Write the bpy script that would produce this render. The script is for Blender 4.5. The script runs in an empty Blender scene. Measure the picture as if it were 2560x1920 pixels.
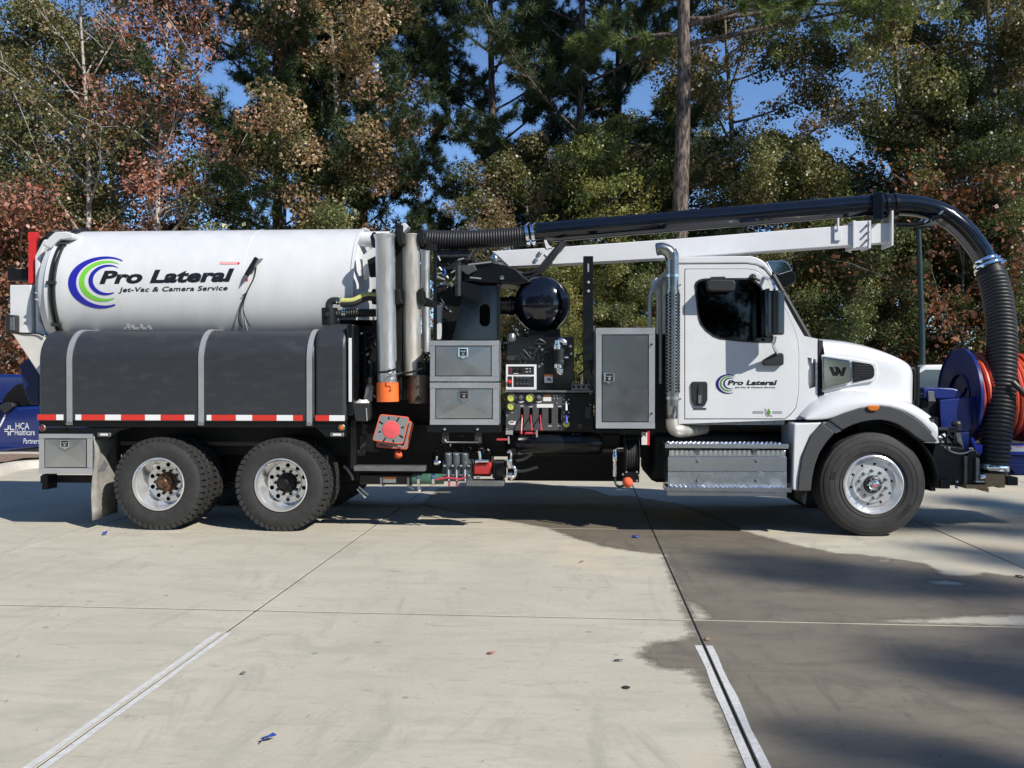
import bpy, bmesh, math, random
import numpy as np
from mathutils import Vector, Matrix, geometry
R = math.radians
random.seed(7); rng = np.random.default_rng(7)
sc = bpy.context.scene
COL = sc.collection

# ------------------------------------------------------------------ camera
F = 2200.0; W0 = 2560.0; H0 = 1920.0          # focal length in pixels of the 2560 x 1920 photograph
YAW = 0.055; PIT = -0.00955
CAM = Vector((0.0, -9.7, 1.75))
cd = bpy.data.cameras.new('camera'); cam = bpy.data.objects.new('camera', cd); COL.objects.link(cam)
cam.location = CAM; cam.rotation_euler = (math.pi/2 + PIT, 0, YAW)
cd.sensor_fit = 'HORIZONTAL'; cd.sensor_width = 36.0; cd.lens = 36.0*F/W0
cd.clip_start = 0.1; cd.clip_end = 3000
sc.camera = cam

# ------------------------------------------------------------------ sky, sun, exposure
TRAVEL = Vector((-1.0, 0.80, -1.04)).normalized()          # the way sunlight travels
SUN_EL = math.asin(-TRAVEL.z); SUN_AZ = math.atan2(-TRAVEL.x, -TRAVEL.y)
wd = bpy.data.worlds.new('World'); sc.world = wd; wd.use_nodes = True
nt = wd.node_tree; nt.nodes.clear()
wo = nt.nodes.new('ShaderNodeOutputWorld'); bg = nt.nodes.new('ShaderNodeBackground'); sky = nt.nodes.new('ShaderNodeTexSky')
sky.sky_type = 'NISHITA'; sky.sun_disc = False; sky.sun_elevation = SUN_EL; sky.sun_rotation = SUN_AZ
sky.altitude = 2000; sky.air_density = 1.0; sky.dust_density = 0.0; sky.ozone_density = 6.0
bg.inputs['Strength'].default_value = 0.135
nt.links.new(sky.outputs[0], bg.inputs[0]); nt.links.new(bg.outputs[0], wo.inputs[0])
sd = bpy.data.lights.new('sun', 'SUN'); sun = bpy.data.objects.new('sun', sd); COL.objects.link(sun)
sd.energy = 4.7; sd.angle = R(0.6); sd.color = (1.0, 0.945, 0.86)
sun.rotation_euler = (-TRAVEL).to_track_quat('Z', 'Y').to_euler(); sun.location = (20, -20, 30)
vs = sc.view_settings
vs.view_transform = 'Standard'; vs.look = 'None'; vs.exposure = 0.3; vs.gamma = 1.0; vs.use_curve_mapping = False
sc.cycles.max_bounces = 6; sc.cycles.diffuse_bounces = 3; sc.cycles.glossy_bounces = 3; sc.cycles.transparent_max_bounces = 6; sc.cycles.use_denoising = True
sc.cycles.caustics_reflective = False; sc.cycles.caustics_refractive = False

# ------------------------------------------------------------------ photograph measurements to metres
_rot = cam.rotation_euler.to_matrix()
def ray(px, py): return _rot @ Vector(((px - W0/2)/F, (H0/2 - py)/F, -1.0))
def P(px, py, Y):
    d = ray(px, py); return CAM + d*((Y - CAM.y)/d.y)
def G(px, py, z=0.0):
    d = ray(px, py); return CAM + d*((z - CAM.z)/d.z)
def XZ(pts, Y): return [(P(a, b, Y).x, P(a, b, Y).z) for a, b in pts]
def scl(px, Y):            # pixels per metre
    p = P(px, 940, Y); return F/((p - CAM).dot(_rot @ Vector((0, 0, -1))))

# ------------------------------------------------------------------ materials
MATS = {}
def mat(name, col, rough=0.5, metal=0.0, var=0.12, scale=6.0, coat=0.0, bump=0.0, bscale=60.0, spec=0.5,
        emit=None, stretch=None, col2=None, lo=0.35, hi=0.7, rvar=0.0):
    m = bpy.data.materials.new(name); m.use_nodes = True; MATS[name] = m
    t = m.node_tree; b = t.nodes['Principled BSDF']; L = t.links.new
    b.inputs['Roughness'].default_value = rough; b.inputs['Metallic'].default_value = metal
    b.inputs['Coat Weight'].default_value = coat; b.inputs['Coat Roughness'].default_value = 0.05
    b.inputs['Specular IOR Level'].default_value = spec
    tc = t.nodes.new('ShaderNodeNewGeometry'); src = tc.outputs['Position']
    if stretch:
        mp = t.nodes.new('ShaderNodeMapping'); mp.inputs['Scale'].default_value = stretch; L(src, mp.inputs['Vector']); src = mp.outputs[0]
    n = t.nodes.new('ShaderNodeTexNoise'); n.inputs['Scale'].default_value = scale; n.inputs['Detail'].default_value = 6; n.inputs['Roughness'].default_value = .62
    L(src, n.inputs['Vector'])
    r = t.nodes.new('ShaderNodeValToRGB'); L(n.outputs['Fac'], r.inputs['Fac'])
    r.color_ramp.elements[0].position = lo; r.color_ramp.elements[1].position = hi
    c2 = col2 or tuple(min(1, c*(1 + var)) for c in col); c1 = col if col2 else tuple(c*(1 - var) for c in col)
    r.color_ramp.elements[0].color = (*c1, 1); r.color_ramp.elements[1].color = (*c2, 1)
    L(r.outputs['Color'], b.inputs['Base Color'])
    if rvar:
        mr = t.nodes.new('ShaderNodeMapRange'); mr.inputs['To Min'].default_value = max(0, rough - rvar); mr.inputs['To Max'].default_value = rough + rvar
        mr.inputs['From Min'].default_value = .3; mr.inputs['From Max'].default_value = .7
        L(n.outputs['Fac'], mr.inputs['Value']); L(mr.outputs[0], b.inputs['Roughness'])
    if bump:
        n2 = t.nodes.new('ShaderNodeTexNoise'); n2.inputs['Scale'].default_value = bscale; n2.inputs['Detail'].default_value = 4; L(src, n2.inputs['Vector'])
        bp = t.nodes.new('ShaderNodeBump'); bp.inputs['Strength'].default_value = bump; bp.inputs['Distance'].default_value = 0.02
        L(n2.outputs['Fac'], bp.inputs['Height']); L(bp.outputs[0], b.inputs['Normal'])
    if emit:
        b.inputs['Emission Color'].default_value = (*col, 1); b.inputs['Emission Strength'].default_value = emit
    return m

mat('white_paint', (.68, .695, .71), .26, coat=.8, var=.035, scale=2.2, rvar=.05)
mat('white_tank', (.625, .64, .65), .38, coat=.25, var=.045, scale=2.4, stretch=(2.2, 2.2, .5), rvar=.08)
mat('boom_white', (.64, .65, .67), .35, coat=.3, var=.03)
mat('poly_tank', (.029, .032, .037), .42, scale=7, bump=.03, bscale=40, rvar=.06, stretch=(.6, 1, 1.6), col2=(.046, .049, .054), lo=.52, hi=.78)
mat('black_paint', (.006, .0065, .008), .25, coat=.25, var=.2, spec=.3)
mat('navy_gloss', (.004, .0055, .010), .12, coat=.6, var=.2, spec=.4)
mat('black_matte', (.008, .0085, .0095), .5, var=.3, scale=9, spec=.3)
mat('black_plastic', (.02, .021, .023), .45, var=.2, scale=12, bump=.05)
mat('trim_plastic', (.05, .052, .055), .55, var=.12, scale=30, bump=.08, bscale=150)
mat('rubber', (.021, .021, .0215), .72, var=.3, scale=11, bump=.1, bscale=60, col2=(.036, .035, .034))
mat('hose_rubber', (.018, .0185, .02), .48, var=.25, scale=20)
mat('chrome', (.86, .87, .88), .07, 1.0, var=.02)
mat('polished_alu', (.78, .79, .80), .15, 1.0, var=.06, scale=9, rvar=.06)
mat('stack_chrome', (.36, .36, .355), .22, .95, var=.12, scale=8, rvar=.06)
mat('chrome_dark_refl', (.32, .33, .33), .1, 1.0, var=.05)  # chrome darkened in colour to stand for the dark trees it reflects
mat('wheel_alu', (.84, .845, .85), .2, .72, var=.04, scale=9, rvar=.05)
mat('box_frame', (.60, .61, .63), .3, .75, var=.06, scale=3, stretch=(1, 1, 1), rvar=.06)
mat('mirror_dark_refl', (.07, .07, .068), .12, .9, var=.1)  # chrome mirror housing, its dark reflections put into the base colour
mat('box_door_dark_refl', (.24, .25, .265), .22, .85, var=.16, scale=2.4, rvar=.08)  # same aluminium door, darker colour standing in for its reflection of dark trees
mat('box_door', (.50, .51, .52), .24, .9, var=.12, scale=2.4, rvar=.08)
mat('brushed_alu', (.60, .62, .65), .24, 1.0, var=.06, scale=2.2, rvar=.05)
mat('tread_alu', (.66, .69, .73), .26, 1.0, var=.10, scale=7, rvar=.08, bump=.06, bscale=18)
mat('galvanised', (.56, .57, .57), .42, .85, var=.14, scale=3.5, stretch=(6, 6, 1.2), rvar=.1, col2=(.66, .665, .65))
mat('galvanised_worn', (.46, .44, .39), .5, .7, scale=3.0, stretch=(7, 7, 1.0), rvar=.12, col2=(.62, .60, .55))
mat('strap_grey', (.42, .43, .44), .42, .5, var=.08)
mat('steel_grey', (.20, .205, .21), .4, .6, var=.2, scale=12)
mat('dark_steel', (.055, .058, .062), .42, .5, var=.3, scale=12)
mat('pump_grey', (.10, .12, .135), .42, .35, var=.2, scale=20)
mat('bronze_dark', (.14, .115, .09), .5, .5, var=.25, scale=8)
mat('red_paint', (.62, .028, .03), .38, var=.06, coat=.2)
mat('red_pump', (.42, .03, .03), .38, var=.12)
mat('tape_red', (.60, .035, .025), .38, var=.06)
mat('tape_white', (.74, .75, .76), .38, var=.04)
mat('orange_paint', (.85, .16, .03), .5, var=.06, scale=4)
mat('orange_fabric', (.75, .12, .05), .75, var=.12, scale=20)
mat('cone_red', (.72, .10, .11), .7, var=.1, scale=20)
mat('cone_grey', (.22, .225, .23), .65, var=.1, scale=14)
mat('amber', (.62, .16, .015), .25, var=.08, coat=.6)
mat('lens_red', (.20, .012, .018), .2, var=.1, coat=.7)
mat('lens_white', (.70, .71, .72), .2, var=.05, coat=.6)
mat('glass_dark', (.010, .013, .016), .04, var=.1, spec=.7)
mat('decal_blue', (.018, .018, .33), .4, var=.03)
mat('decal_navy', (.012, .012, .14), .4, var=.03)
mat('decal_green', (.165, .52, .045), .4, var=.03)
mat('decal_green_door', (.10, .25, .04), .4, var=.03)
mat('decal_black', (.010, .011, .014), .4, var=.05)
mat('decal_grey', (.30, .31, .32), .5, var=.05)
mat('decal_red', (.62, .06, .09), .45, var=.05)
mat('decal_pink', (.72, .36, .36), .5, var=.15, scale=90)
mat('sticker_white', (.72, .72, .70), .5, var=.1, scale=60)
mat('sticker_orange', (.72, .22, .06), .5, var=.06)
mat('gauge_yellow', (.58, .62, .12), .35, var=.06, coat=.4)
mat('panel_grey', (.060, .062, .066), .48, var=.1, scale=14)
mat('lever_red', (.50, .05, .07), .35, var=.08)
mat('lever_blue', (.04, .09, .45), .35, var=.08)
mat('hose_yellow', (.50, .50, .16), .45, var=.1)
mat('hose_green', (.06, .14, .10), .3, var=.25, scale=30)
mat('reel_blue', (.005, .018, .15), .32, coat=.3, var=.1)
mat('reel_blue_bright', (.012, .03, .42), .35, var=.08)
mat('reel_hose', (.60, .078, .035), .42, var=.14, scale=6)
mat('car_blue', (.004, .018, .13), .1, coat=.9, var=.1)
mat('car_glass', (.006, .007, .009), .05, var=.1)
mat('guard_blue', (.006, .014, .085), .38, var=.12)
mat('van_white', (.66, .68, .69), .3, coat=.5, var=.03)
mat('van_glass', (.05, .075, .10), .05, var=.1)
mat('flap_grey', (.21, .20, .18), .85, scale=9, var=.2, col2=(.34, .325, .30), bump=.1, bscale=80)
mat('under_tan', (.115, .105, .092), .6, var=.25, scale=7)
mat('chute_white', (.60, .59, .55), .5, var=.06, scale=6)
mat('wood', (.22, .15, .075), .8, scale=5, stretch=(3, 3, 22), var=.4, col2=(.38, .27, .14), bump=.3, bscale=20)
mat('lamp_green', (.012, .03, .03), .4, var=.2)
mat('glove_blue', (.012, .04, .26), .5, var=.2, scale=40)
mat('seat_grey', (.03, .032, .035), .8, var=.2)
mat('paper', (.55, .60, .55), .8, var=.1)

# ------------------------------------------------------------------ object builders
def tag(o, label=None, cat=None, group=None, kind=None):
    if label: o['label'] = label
    if cat: o['category'] = cat
    if group: o['group'] = group
    if kind: o['kind'] = kind
    return o
ORG = {}
def thing(name, loc, label=None, cat=None, group=None, kind=None):
    o = bpy.data.objects.new(name, None); COL.objects.link(o); o.location = loc; o.empty_display_size = .2
    ORG[o.name] = Vector(loc)
    return tag(o, label, cat, group, kind)

class MB:
    def __init__(s): s.v = []; s.f = []
    def add(s, vs, fs):
        o = len(s.v); s.v += [tuple(p) for p in vs]; s.f += [tuple(i + o for i in f) for f in fs]; return s
    def box(s, x0, x1, y0, y1, z0, z1):
        if x0 > x1: x0, x1 = x1, x0
        if z0 > z1: z0, z1 = z1, z0
        if y0 > y1: y0, y1 = y1, y0
        return s.add([(x0,y0,z0),(x1,y0,z0),(x1,y1,z0),(x0,y1,z0),(x0,y0,z1),(x1,y0,z1),(x1,y1,z1),(x0,y1,z1)],
                     [(0,3,2,1),(4,5,6,7),(0,1,5,4),(1,2,6,5),(2,3,7,6),(3,0,4,7)])
    def pbox(s, x0, y0, x1, y1, Y, d):          # photo rectangle on the plane Y, d metres deep
        a = P(x0, (y0+y1)/2, Y); b = P(x1, (y0+y1)/2, Y); xm = (x0+x1)/2
        return s.box(a.x, b.x, Y, Y + d, P(xm, y1, Y).z, P(xm, y0, Y).z)
    def obox(s, c, ax, ay, az):                 # oriented box: centre and three half axes
        c = Vector(c); ax = Vector(ax); ay = Vector(ay); az = Vector(az); vs = []
        for k in (-1, 1):
            for (i, j) in ((-1,-1),(1,-1),(1,1),(-1,1)): vs.append(c + ax*i + ay*j + az*k)
        return s.add(vs, [(0,3,2,1),(4,5,6,7),(0,1,5,4),(1,2,6,5),(2,3,7,6),(3,0,4,7)])
    def prism(s, pts, y0, y1, holes=(), fn=None):   # (x, z) outline, extruded from y0 to y1, with holes
        fn = fn or (lambda a, b, y: (a, y, b))
        def area(q): return sum(q[i][0]*q[(i+1) % len(q)][1] - q[(i+1) % len(q)][0]*q[i][1] for i in range(len(q)))
        loops = [list(pts) if area(pts) > 0 else list(pts)[::-1]] + [list(h) if area(h) < 0 else list(h)[::-1] for h in holes]
        flat = [p for l in loops for p in l]; n = len(flat)
        vs = [fn(a, b, y0) for a, b in flat] + [fn(a, b, y1) for a, b in flat]; fs = []
        if holes:
            tr = geometry.tessellate_polygon([[Vector((a, b, 0)) for a, b in l] for l in loops])
            for t in tr:
                (ax, az), (bx, bz), (cx, cz) = flat[t[0]], flat[t[1]], flat[t[2]]
                if (bx-ax)*(cz-az) - (bz-az)*(cx-ax) < 0: t = (t[0], t[2], t[1])
                fs.append(tuple(t)); fs.append((t[2]+n, t[1]+n, t[0]+n))
        else:
            fs.append(tuple(range(n))); fs.append(tuple(range(2*n-1, n-1, -1)))
        o = 0
        for l in loops:
            k = len(l)
            for i in range(k):
                a = o + i; b = o + (i+1) % k; fs.append((b, a, a+n, b+n))
            o += k
        return s.add(vs, fs)
    def pprism(s, ppts, Y, d, holes=()):
        return s.prism(XZ(ppts, Y), Y, Y + d, [XZ(h, Y) for h in holes])
    def tube(s, pts, r, n=10, caps=True, closed=False):
        pts = [Vector(p) for p in pts]; m = len(pts); rs = r if hasattr(r, '__len__') else [r]*m
        T = []
        for i in range(m):
            if closed: t = pts[(i+1) % m] - pts[i-1]
            else: t = pts[min(i+1, m-1)] - pts[max(i-1, 0)]
            T.append(t.normalized() if t.length > 1e-9 else Vector((0, 0, 1)))
        u = T[0].orthogonal().normalized(); vs = []; fs = []
        for i in range(m):
            if i: u = (u - T[i]*u.dot(T[i])); u = u.normalized() if u.length > 1e-6 else T[i].orthogonal().normalized()
            w = T[i].cross(u)
            for k in range(n):
                a = 2*math.pi*k/n; vs.append(pts[i] + (u*math.cos(a) + w*math.sin(a))*rs[i])
        for i in range(m if closed else m-1):
            for k in range(n):
                j = (i+1) % m
                fs.append((i*n+k, i*n+(k+1) % n, j*n+(k+1) % n, j*n+k))
        if caps and not closed: fs.append(tuple(range(n))[::-1]); fs.append(tuple((m-1)*n+k for k in range(n)))
        return s.add(vs, fs)
    def lathe(s, prof, c, ax, n=32, close=False, u=None):     # prof: (radius, distance along ax)
        c = Vector(c); ax = Vector(ax).normalized(); u = Vector(u) if u else ax.orthogonal().normalized(); w = ax.cross(u)
        vs = []; fs = []; m = len(prof)
        for r, h in prof:
            for k in range(n):
                a = 2*math.pi*k/n; vs.append(c + ax*h + (u*math.cos(a) + w*math.sin(a))*r)
        for i in range(m if close else m-1):
            j = (i+1) % m
            for k in range(n): fs.append((i*n+k, i*n+(k+1) % n, j*n+(k+1) % n, j*n+k))
        if not close:
            if prof[0][0] > 1e-6: fs.append(tuple(range(n))[::-1])
            if prof[-1][0] > 1e-6: fs.append(tuple((m-1)*n+k for k in range(n)))
        return s.add(vs, fs)
    def ring(s, prof, c, ax, n=32, u=None): return s.lathe(prof, c, ax, n, True, u)
    def grid(s, rows, thick=None):
        m = len(rows); n = len(rows[0]); vs = [p for r in rows for p in r]
        return s.add(vs, [(i*n+j, i*n+j+1, (i+1)*n+j+1, (i+1)*n+j) for i in range(m-1) for j in range(n-1)])
    def build(s, name, material, parent=None, bev=0, seg=2, label=None, sub=0, solid=0, smooth=True, ang=38, at=None, merge=False):
        me = bpy.data.meshes.new(name)
        if parent is not None: off = ORG[parent.name]
        else: off = Vector(at) if at is not None else Vector((0, 0, 0))
        me.from_pydata([(p[0]-off.x, p[1]-off.y, p[2]-off.z) for p in s.v], [], s.f)
        bm = bmesh.new(); bm.from_mesh(me)
        if merge: bmesh.ops.remove_doubles(bm, verts=bm.verts, dist=1e-5)
        bmesh.ops.recalc_face_normals(bm, faces=bm.faces); bm.to_mesh(me); bm.free()
        if smooth:
            me.polygons.foreach_set('use_smooth', [True]*len(me.polygons)); me.set_sharp_from_angle(angle=R(ang))
        me.materials.append(MATS[material] if isinstance(material, str) else material)
        o = bpy.data.objects.new(name, me); COL.objects.link(o)
        if parent is not None: o.parent = parent; ORG[o.name] = off
        else: o.location = off; ORG[o.name] = off
        if solid: md = o.modifiers.new('solid', 'SOLIDIFY'); md.thickness = solid; md.offset = 0
        if bev:
            md = o.modifiers.new('bevel', 'BEVEL'); md.width = bev; md.segments = seg; md.limit_method = 'ANGLE'; md.angle_limit = R(35); md.harden_normals = True
        if sub: md = o.modifiers.new('subsurf', 'SUBSURF'); md.levels = sub; md.render_levels = sub
        if label: o['label'] = label
        return o

def smooth_path(pts, k=6):                    # Catmull-Rom through the points
    pts = [Vector(p) for p in pts]; q = [pts[0]*2 - pts[1]] + pts + [pts[-1]*2 - pts[-2]]; out = []
    for i in range(1, len(q)-2):
        for j in range(k):
            t = j/k; a, b, c, d = q[i-1], q[i], q[i+1], q[i+2]
            out.append(.5*((2*b) + (c-a)*t + (2*a-5*b+4*c-d)*t*t + (3*b-a-3*c+d)*t**3))
    out.append(pts[-1]); return out
def resample(pts, step):
    out = [pts[0]]; acc = 0
    for a, b in zip(pts[:-1], pts[1:]):
        L = (b-a).length; d = step - acc
        while d <= L: out.append(a + (b-a)*(d/L)); d += step
        acc = (acc + L) % step if L else acc
    out.append(pts[-1]); return out
def ribbed(mb, pts, r, pitch, amp, n=18):
    q = resample(smooth_path(pts, 24), pitch/4); mb.tube(q, [r + amp*(1, .6, -.9, .6)[i % 4] for i in range(len(q))], n)

def text_faces(txt, size=1.0, bold=0.0, shear=0.0, sx=1.0, spacing=1.0):
    cu = bpy.data.curves.new('t', 'FONT'); cu.body = txt; cu.size = size; cu.offset = bold; cu.shear = shear; cu.space_character = spacing; cu.resolution_u = 3
    ob = bpy.data.objects.new('t', cu); COL.objects.link(ob); bpy.context.view_layer.update()
    me = bpy.data.meshes.new_from_object(ob.evaluated_get(bpy.context.evaluated_depsgraph_get()))
    vs = [(v.co.x*sx, v.co.y) for v in me.vertices]; fs = [tuple(p.vertices) for p in me.polygons]
    bpy.data.objects.remove(ob); bpy.data.curves.remove(cu); bpy.data.meshes.remove(me)
    return vs, fs
def fit_text(txt, u0, u1, v0, v1, **kw):      # scale the lettering into the box u0..u1, v0..v1
    vs, fs = text_faces(txt, 1.0, **kw); a = np.array(vs); lo = a.min(0); hi = a.max(0)
    a = (a - lo)/(hi - lo)*np.array([u1-u0, v1-v0]) + np.array([u0, v0]); return [tuple(p) for p in a], fs
# ================================================================== VACUUM TRUCK: rear half
T = thing('vacuum_truck', (0, 1.25, 0), 'white sewer vacuum truck with dark grey side water tank, black boom pipe and chrome wheels', 'truck')

def crescent(o, i, cy, tipx_t, tipx_b):        # outer and inner ellipse (cx, a, b, cy); returns a ring strip
    def arc(cx, a, b, c, n=40):
        t0 = math.acos(max(-1, min(1, (tipx_t-cx)/a))); t1 = 2*math.pi - math.acos(max(-1, min(1, (tipx_b-cx)/a)))
        return [(cx + a*math.cos(t0 + (t1-t0)*k/n), c + b*math.sin(t0 + (t1-t0)*k/n)) for k in range(n+1)]
    A = arc(*o); B = arc(*i); n = len(A)
    return A + B, [(k, k+1, n+k+1, n+k) for k in range(n-1)]
def logo(mp, parent, black, blue, green, small=True):
    # drawn in units; u to the right, v up, origin at the centre of the rings
    def put(vs, fs, m, name):
        bm = bmesh.new(); bv = [bm.verts.new((u, v, 0)) for u, v in vs]
        for f in fs:
            try: bm.faces.new([bv[k] for k in f])
            except ValueError: pass
        for v in range(-240, 241, 20):
            bmesh.ops.bisect_plane(bm, geom=bm.verts[:]+bm.edges[:]+bm.faces[:], plane_co=(0, v, 0), plane_no=(0, 1, 0))
        bm.verts.index_update()
        co = [(v.co.x, v.co.y) for v in bm.verts]; fa = [[v.index for v in f.verts] for f in bm.faces]; bm.free()
        # one object for each word: split where the gap between faces is wide
        fa.sort(key=lambda f: min(co[k][0] for k in f)); words = [[]]; reach = None; h = max(c[1] for c in co) - min(c[1] for c in co)
        for f in fa:
            lo = min(co[k][0] for k in f); hi = max(co[k][0] for k in f)
            if reach is not None and lo - reach > .26*h and name == 'lettering': words.append([])
            words[-1].append(f); reach = hi if reach is None else max(reach, hi)
        for wf in words:
            b = MB(); used = sorted({k for f in wf for k in f}); ix = {k: i for i, k in enumerate(used)}
            b.add([mp(*co[k]) for k in used], [[ix[k] for k in f] for f in wf]); b.build(name, m, parent, smooth=False)
    put(*crescent((50, 287, 236, -1), (88, 253, 211, -1), 0, 220, 175), blue, 'logo_ring')
    put(*crescent((70, 210, 184, 7), (107, 200, 161, 7), 0, 200, 172), green, 'logo_ring')
    put(*crescent((96, 153, 137, 13), (123, 140, 118, 13), 0, 200, 172), blue, 'logo_ring')
    put(*fit_text('Pro Lateral', 42, 1222, -28, 92, bold=.045, shear=.2, spacing=1.02), black, 'lettering')
    put(*fit_text('Jet-Vac & Camera Service', 212, 1172, -112, -58, bold=.022, shear=.2, spacing=1.05), black, 'lettering')

# ---- wheels -------------------------------------------------------------
def disc_ring(mb, c, r0, r1, y0, y1, holes, n=40):      # annular disc facing -Y, with round holes (angle, radius, size)
    out = [(c[0] + r1*math.cos(2*math.pi*k/n), c[2] + r1*math.sin(2*math.pi*k/n)) for k in range(n)]
    hs = []
    if r0 > 0: hs.append([(c[0] + r0*math.cos(2*math.pi*k/n), c[2] + r0*math.sin(2*math.pi*k/n)) for k in range(n)])
    for a, rr, s in holes:
        hx = c[0] + rr*math.cos(a); hz = c[2] + rr*math.sin(a)
        hs.append([(hx + s*math.cos(2*math.pi*k/10), hz + s*math.sin(2*math.pi*k/10)) for k in range(10)])
    mb.prism(out, y0, y1, hs)
def tyre_mesh(mb, c, Rr, rr, w, y0, blocks):
    prof = [(rr-.012, .03), (rr+.004, .004), (rr+.05, -.012), (rr+.11, -.016), (Rr-.075, -.010), (Rr-.045, .004), (Rr-.040, .012), (Rr-.014, .022), (Rr-.003, .045)]
    if blocks:
        prof = prof[:7] + [(Rr-.028, .024), (Rr-.020, .045), (Rr-.018, w/2)]
    else:
        for g in (.22, .41): prof += [(Rr-.001, w*g-.008), (Rr-.014, w*g-.006), (Rr-.014, w*g+.006), (Rr, w*g+.008)]
        prof += [(Rr, w/2)]
    full = prof + [(r, w-h) for r, h in prof[::-1][1:]]
    mb.lathe(full, (c[0], y0, c[2]), (0, 1, 0), 64, close=True, u=(1, 0, 0))
    if blocks:
        N = 46
        for k in range(N):
            for q, (y, hw) in enumerate(((.045, .04), (w*.36, .032), (w*.64, .032), (w-.045, .04))):
                a = 2*math.pi*(k + (.5 if q % 2 else 0))/N; e = Vector((math.cos(a), 0, math.sin(a))); t = Vector((-math.sin(a), 0, math.cos(a)))
                sk = Vector((0, 1, 0))*hw + t*(.012 if q % 2 else -.012)
                mb.obox(Vector((c[0], y0 + y, c[2])) + e*(Rr-.018), t*.0235, sk, e*.018)
        for k in range(N):      # shoulder lugs
            a = 2*math.pi*k/N; e = Vector((math.cos(a), 0, math.sin(a))); t = Vector((-math.sin(a), 0, math.cos(a)))
            for yy in (.012, w-.012): mb.obox(Vector((c[0], y0 + yy, c[2])) + e*(Rr-.036), t*.022, Vector((0, .010, 0)), e*.022)
def rear_wheel(px, py, hubmat, Yn=0.0, far=False):
    p = P(px, py, Yn); c = (p.x, Yn, .523); w = thing('wheel', (0, 0, 0)); w.parent = T; ORG[w.name] = ORG[T.name]
    for y0 in (Yn, Yn + .335):
        b = MB(); tyre_mesh(b, c, .525, .292, .27, y0, True); b.build('tyre', 'rubber', w, ang=30)
    b = MB(); s = -1 if far else 1; yb = Yn + (.605 if far else 0)
    def yy(d): return yb + s*d
    b.lathe([(.300, yy(-.004)), (.300, yy(-.012)), (.288, yy(-.016)), (.282, yy(.01)), (.270, yy(.03)), (.264, yy(.12)), (.256, yy(.20)), (.243, yy(.235)), (.230, yy(.26)), (.238, yy(.27)), (.285, yy(.18)), (.29, yy(.02))], (c[0], 0, c[2]), (0, 1, 0), 48, close=True, u=(1, 0, 0))
    disc_ring(b, c, .085, .236, yy(.248), yy(.262), [(2*math.pi*(k+.5)/10, .197, .0255) for k in range(10)])
    b.lathe([(.168, yy(.2475)), (.165, yy(.232)), (.158, yy(.226)), (.09, yy(.226))], (c[0], 0, c[2]), (0, 1, 0), 40, u=(1, 0, 0)) if False else b.ring([(.170, yy(.249)), (.166, yy(.234)), (.158, yy(.226)), (.09, yy(.226)), (.09, yy(.249))], (c[0], 0, c[2]), (0, 1, 0), 40, u=(1, 0, 0))
    b.build('rim', 'wheel_alu', w, ang=25)
    for k in range(10):
        a = 2*math.pi*k/10; MB().lathe([(.0, yy(.185)), (.012, yy(.187)), (.017, yy(.2)), (.02, yy(.227))], (c[0] + .135*math.cos(a), 0, c[2] + .135*math.sin(a)), (0, 1, 0), 6).build('lug_nut', 'dark_steel', w)
    b = MB()
    b.lathe([(.0, yy(.085)), (.045, yy(.085)), (.055, yy(.095)), (.06, yy(.125)), (.095, yy(.13)), (.1, yy(.15)), (.1, yy(.2)), (.116, yy(.21)), (.118, yy(.226))], (c[0], 0, c[2]), (0, 1, 0), 28)
    for k in range(8):
        a = 2*math.pi*(k+.3)/8; b.lathe([(.0, yy(.112)), (.011, yy(.114)), (.011, yy(.135))], (c[0] + .079*math.cos(a), 0, c[2] + .079*math.sin(a)), (0, 1, 0), 6)
    b.build('hub', hubmat, w)
    return w
mat('rust_hub', (.035, .03, .027), .45, .5, scale=22, var=.4, col2=(.24, .12, .06), lo=.42, hi=.62)
rear_wheel(396.5, 1217.5, 'rust_hub'); rear_wheel(702.7, 1218, 'black_matte')
for px in (396.5, 702.7): rear_wheel(px, 1218, 'black_matte', 1.89, far=True) if False else None
for px in (396.5, 702.7):          # the far side duals, seen only between the near ones
    p = P(px, 1218, 0); b = MB()
    for y0 in (1.89, 2.225): tyre_mesh(b, (p.x, 0, .523), .525, .292, .27, y0, False)
    b.build('tyre', 'rubber', T)
    b = MB(); b.lathe([(.0, .3), (.09, .32), (.09, .62), (.07, .8), (.15, 1.05), (.2, 1.25), (.15, 1.45), (.07, 1.7), (.09, 2.2)], (p.x, 0, .523), (0, 1, 0), 16); b.build('axle', 'black_matte', T)

# ---- chassis ------------------------------------------------------------
xr = P(100, 1000, 0).x; xf = P(2380, 1000, .4).x
for y in (.80, 1.62):
    MB().box(xr, xf, y, y+.08, .78, 1.06).build('chassis_rail', 'black_matte', T, bev=.01)
for x in (-5.0, -3.9, -2.6, -1.4, .2, 1.6, 2.6): MB().box(x-.05, x+.05, .88, 1.62, .82, 1.0).build('cross_member', 'black_matte', T)
b = MB(); b.lathe([(.0, 0), (.06, .0), (.065, .02), (.065, 2.3), (.06, 2.32), (0, 2.32)], (P(255, 1107, .7).x, .72, P(255, 1107, .7).z), (1, 0, 0), 20); b.build('air_line_pipe', 'under_tan', T)
MB().pbox(880, 1062, 1262, 1130, .62, .5).build('chassis_cover', 'black_matte', T)
MB().pbox(870, 900, 1080, 1165, .75, .3).build('mast_plate', 'black_matte', T)
MB().pbox(1275, 1082, 1555, 1140, .55, .55).build('air_tank_box', 'black_matte', T, bev=.03)
b = MB(); a0 = P(1290, 1108, .45); b.lathe([(0, 0), (.1, .0), (.13, .04), (.13, .95), (.1, .99), (0, .99)], a0, (1, 0, 0), 20); b.build('air_cylinder', 'black_paint', T)
MB().pbox(1275, 1122, 1560, 1130, .5, .05).build('support_bar', 'under_tan', T)

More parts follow.
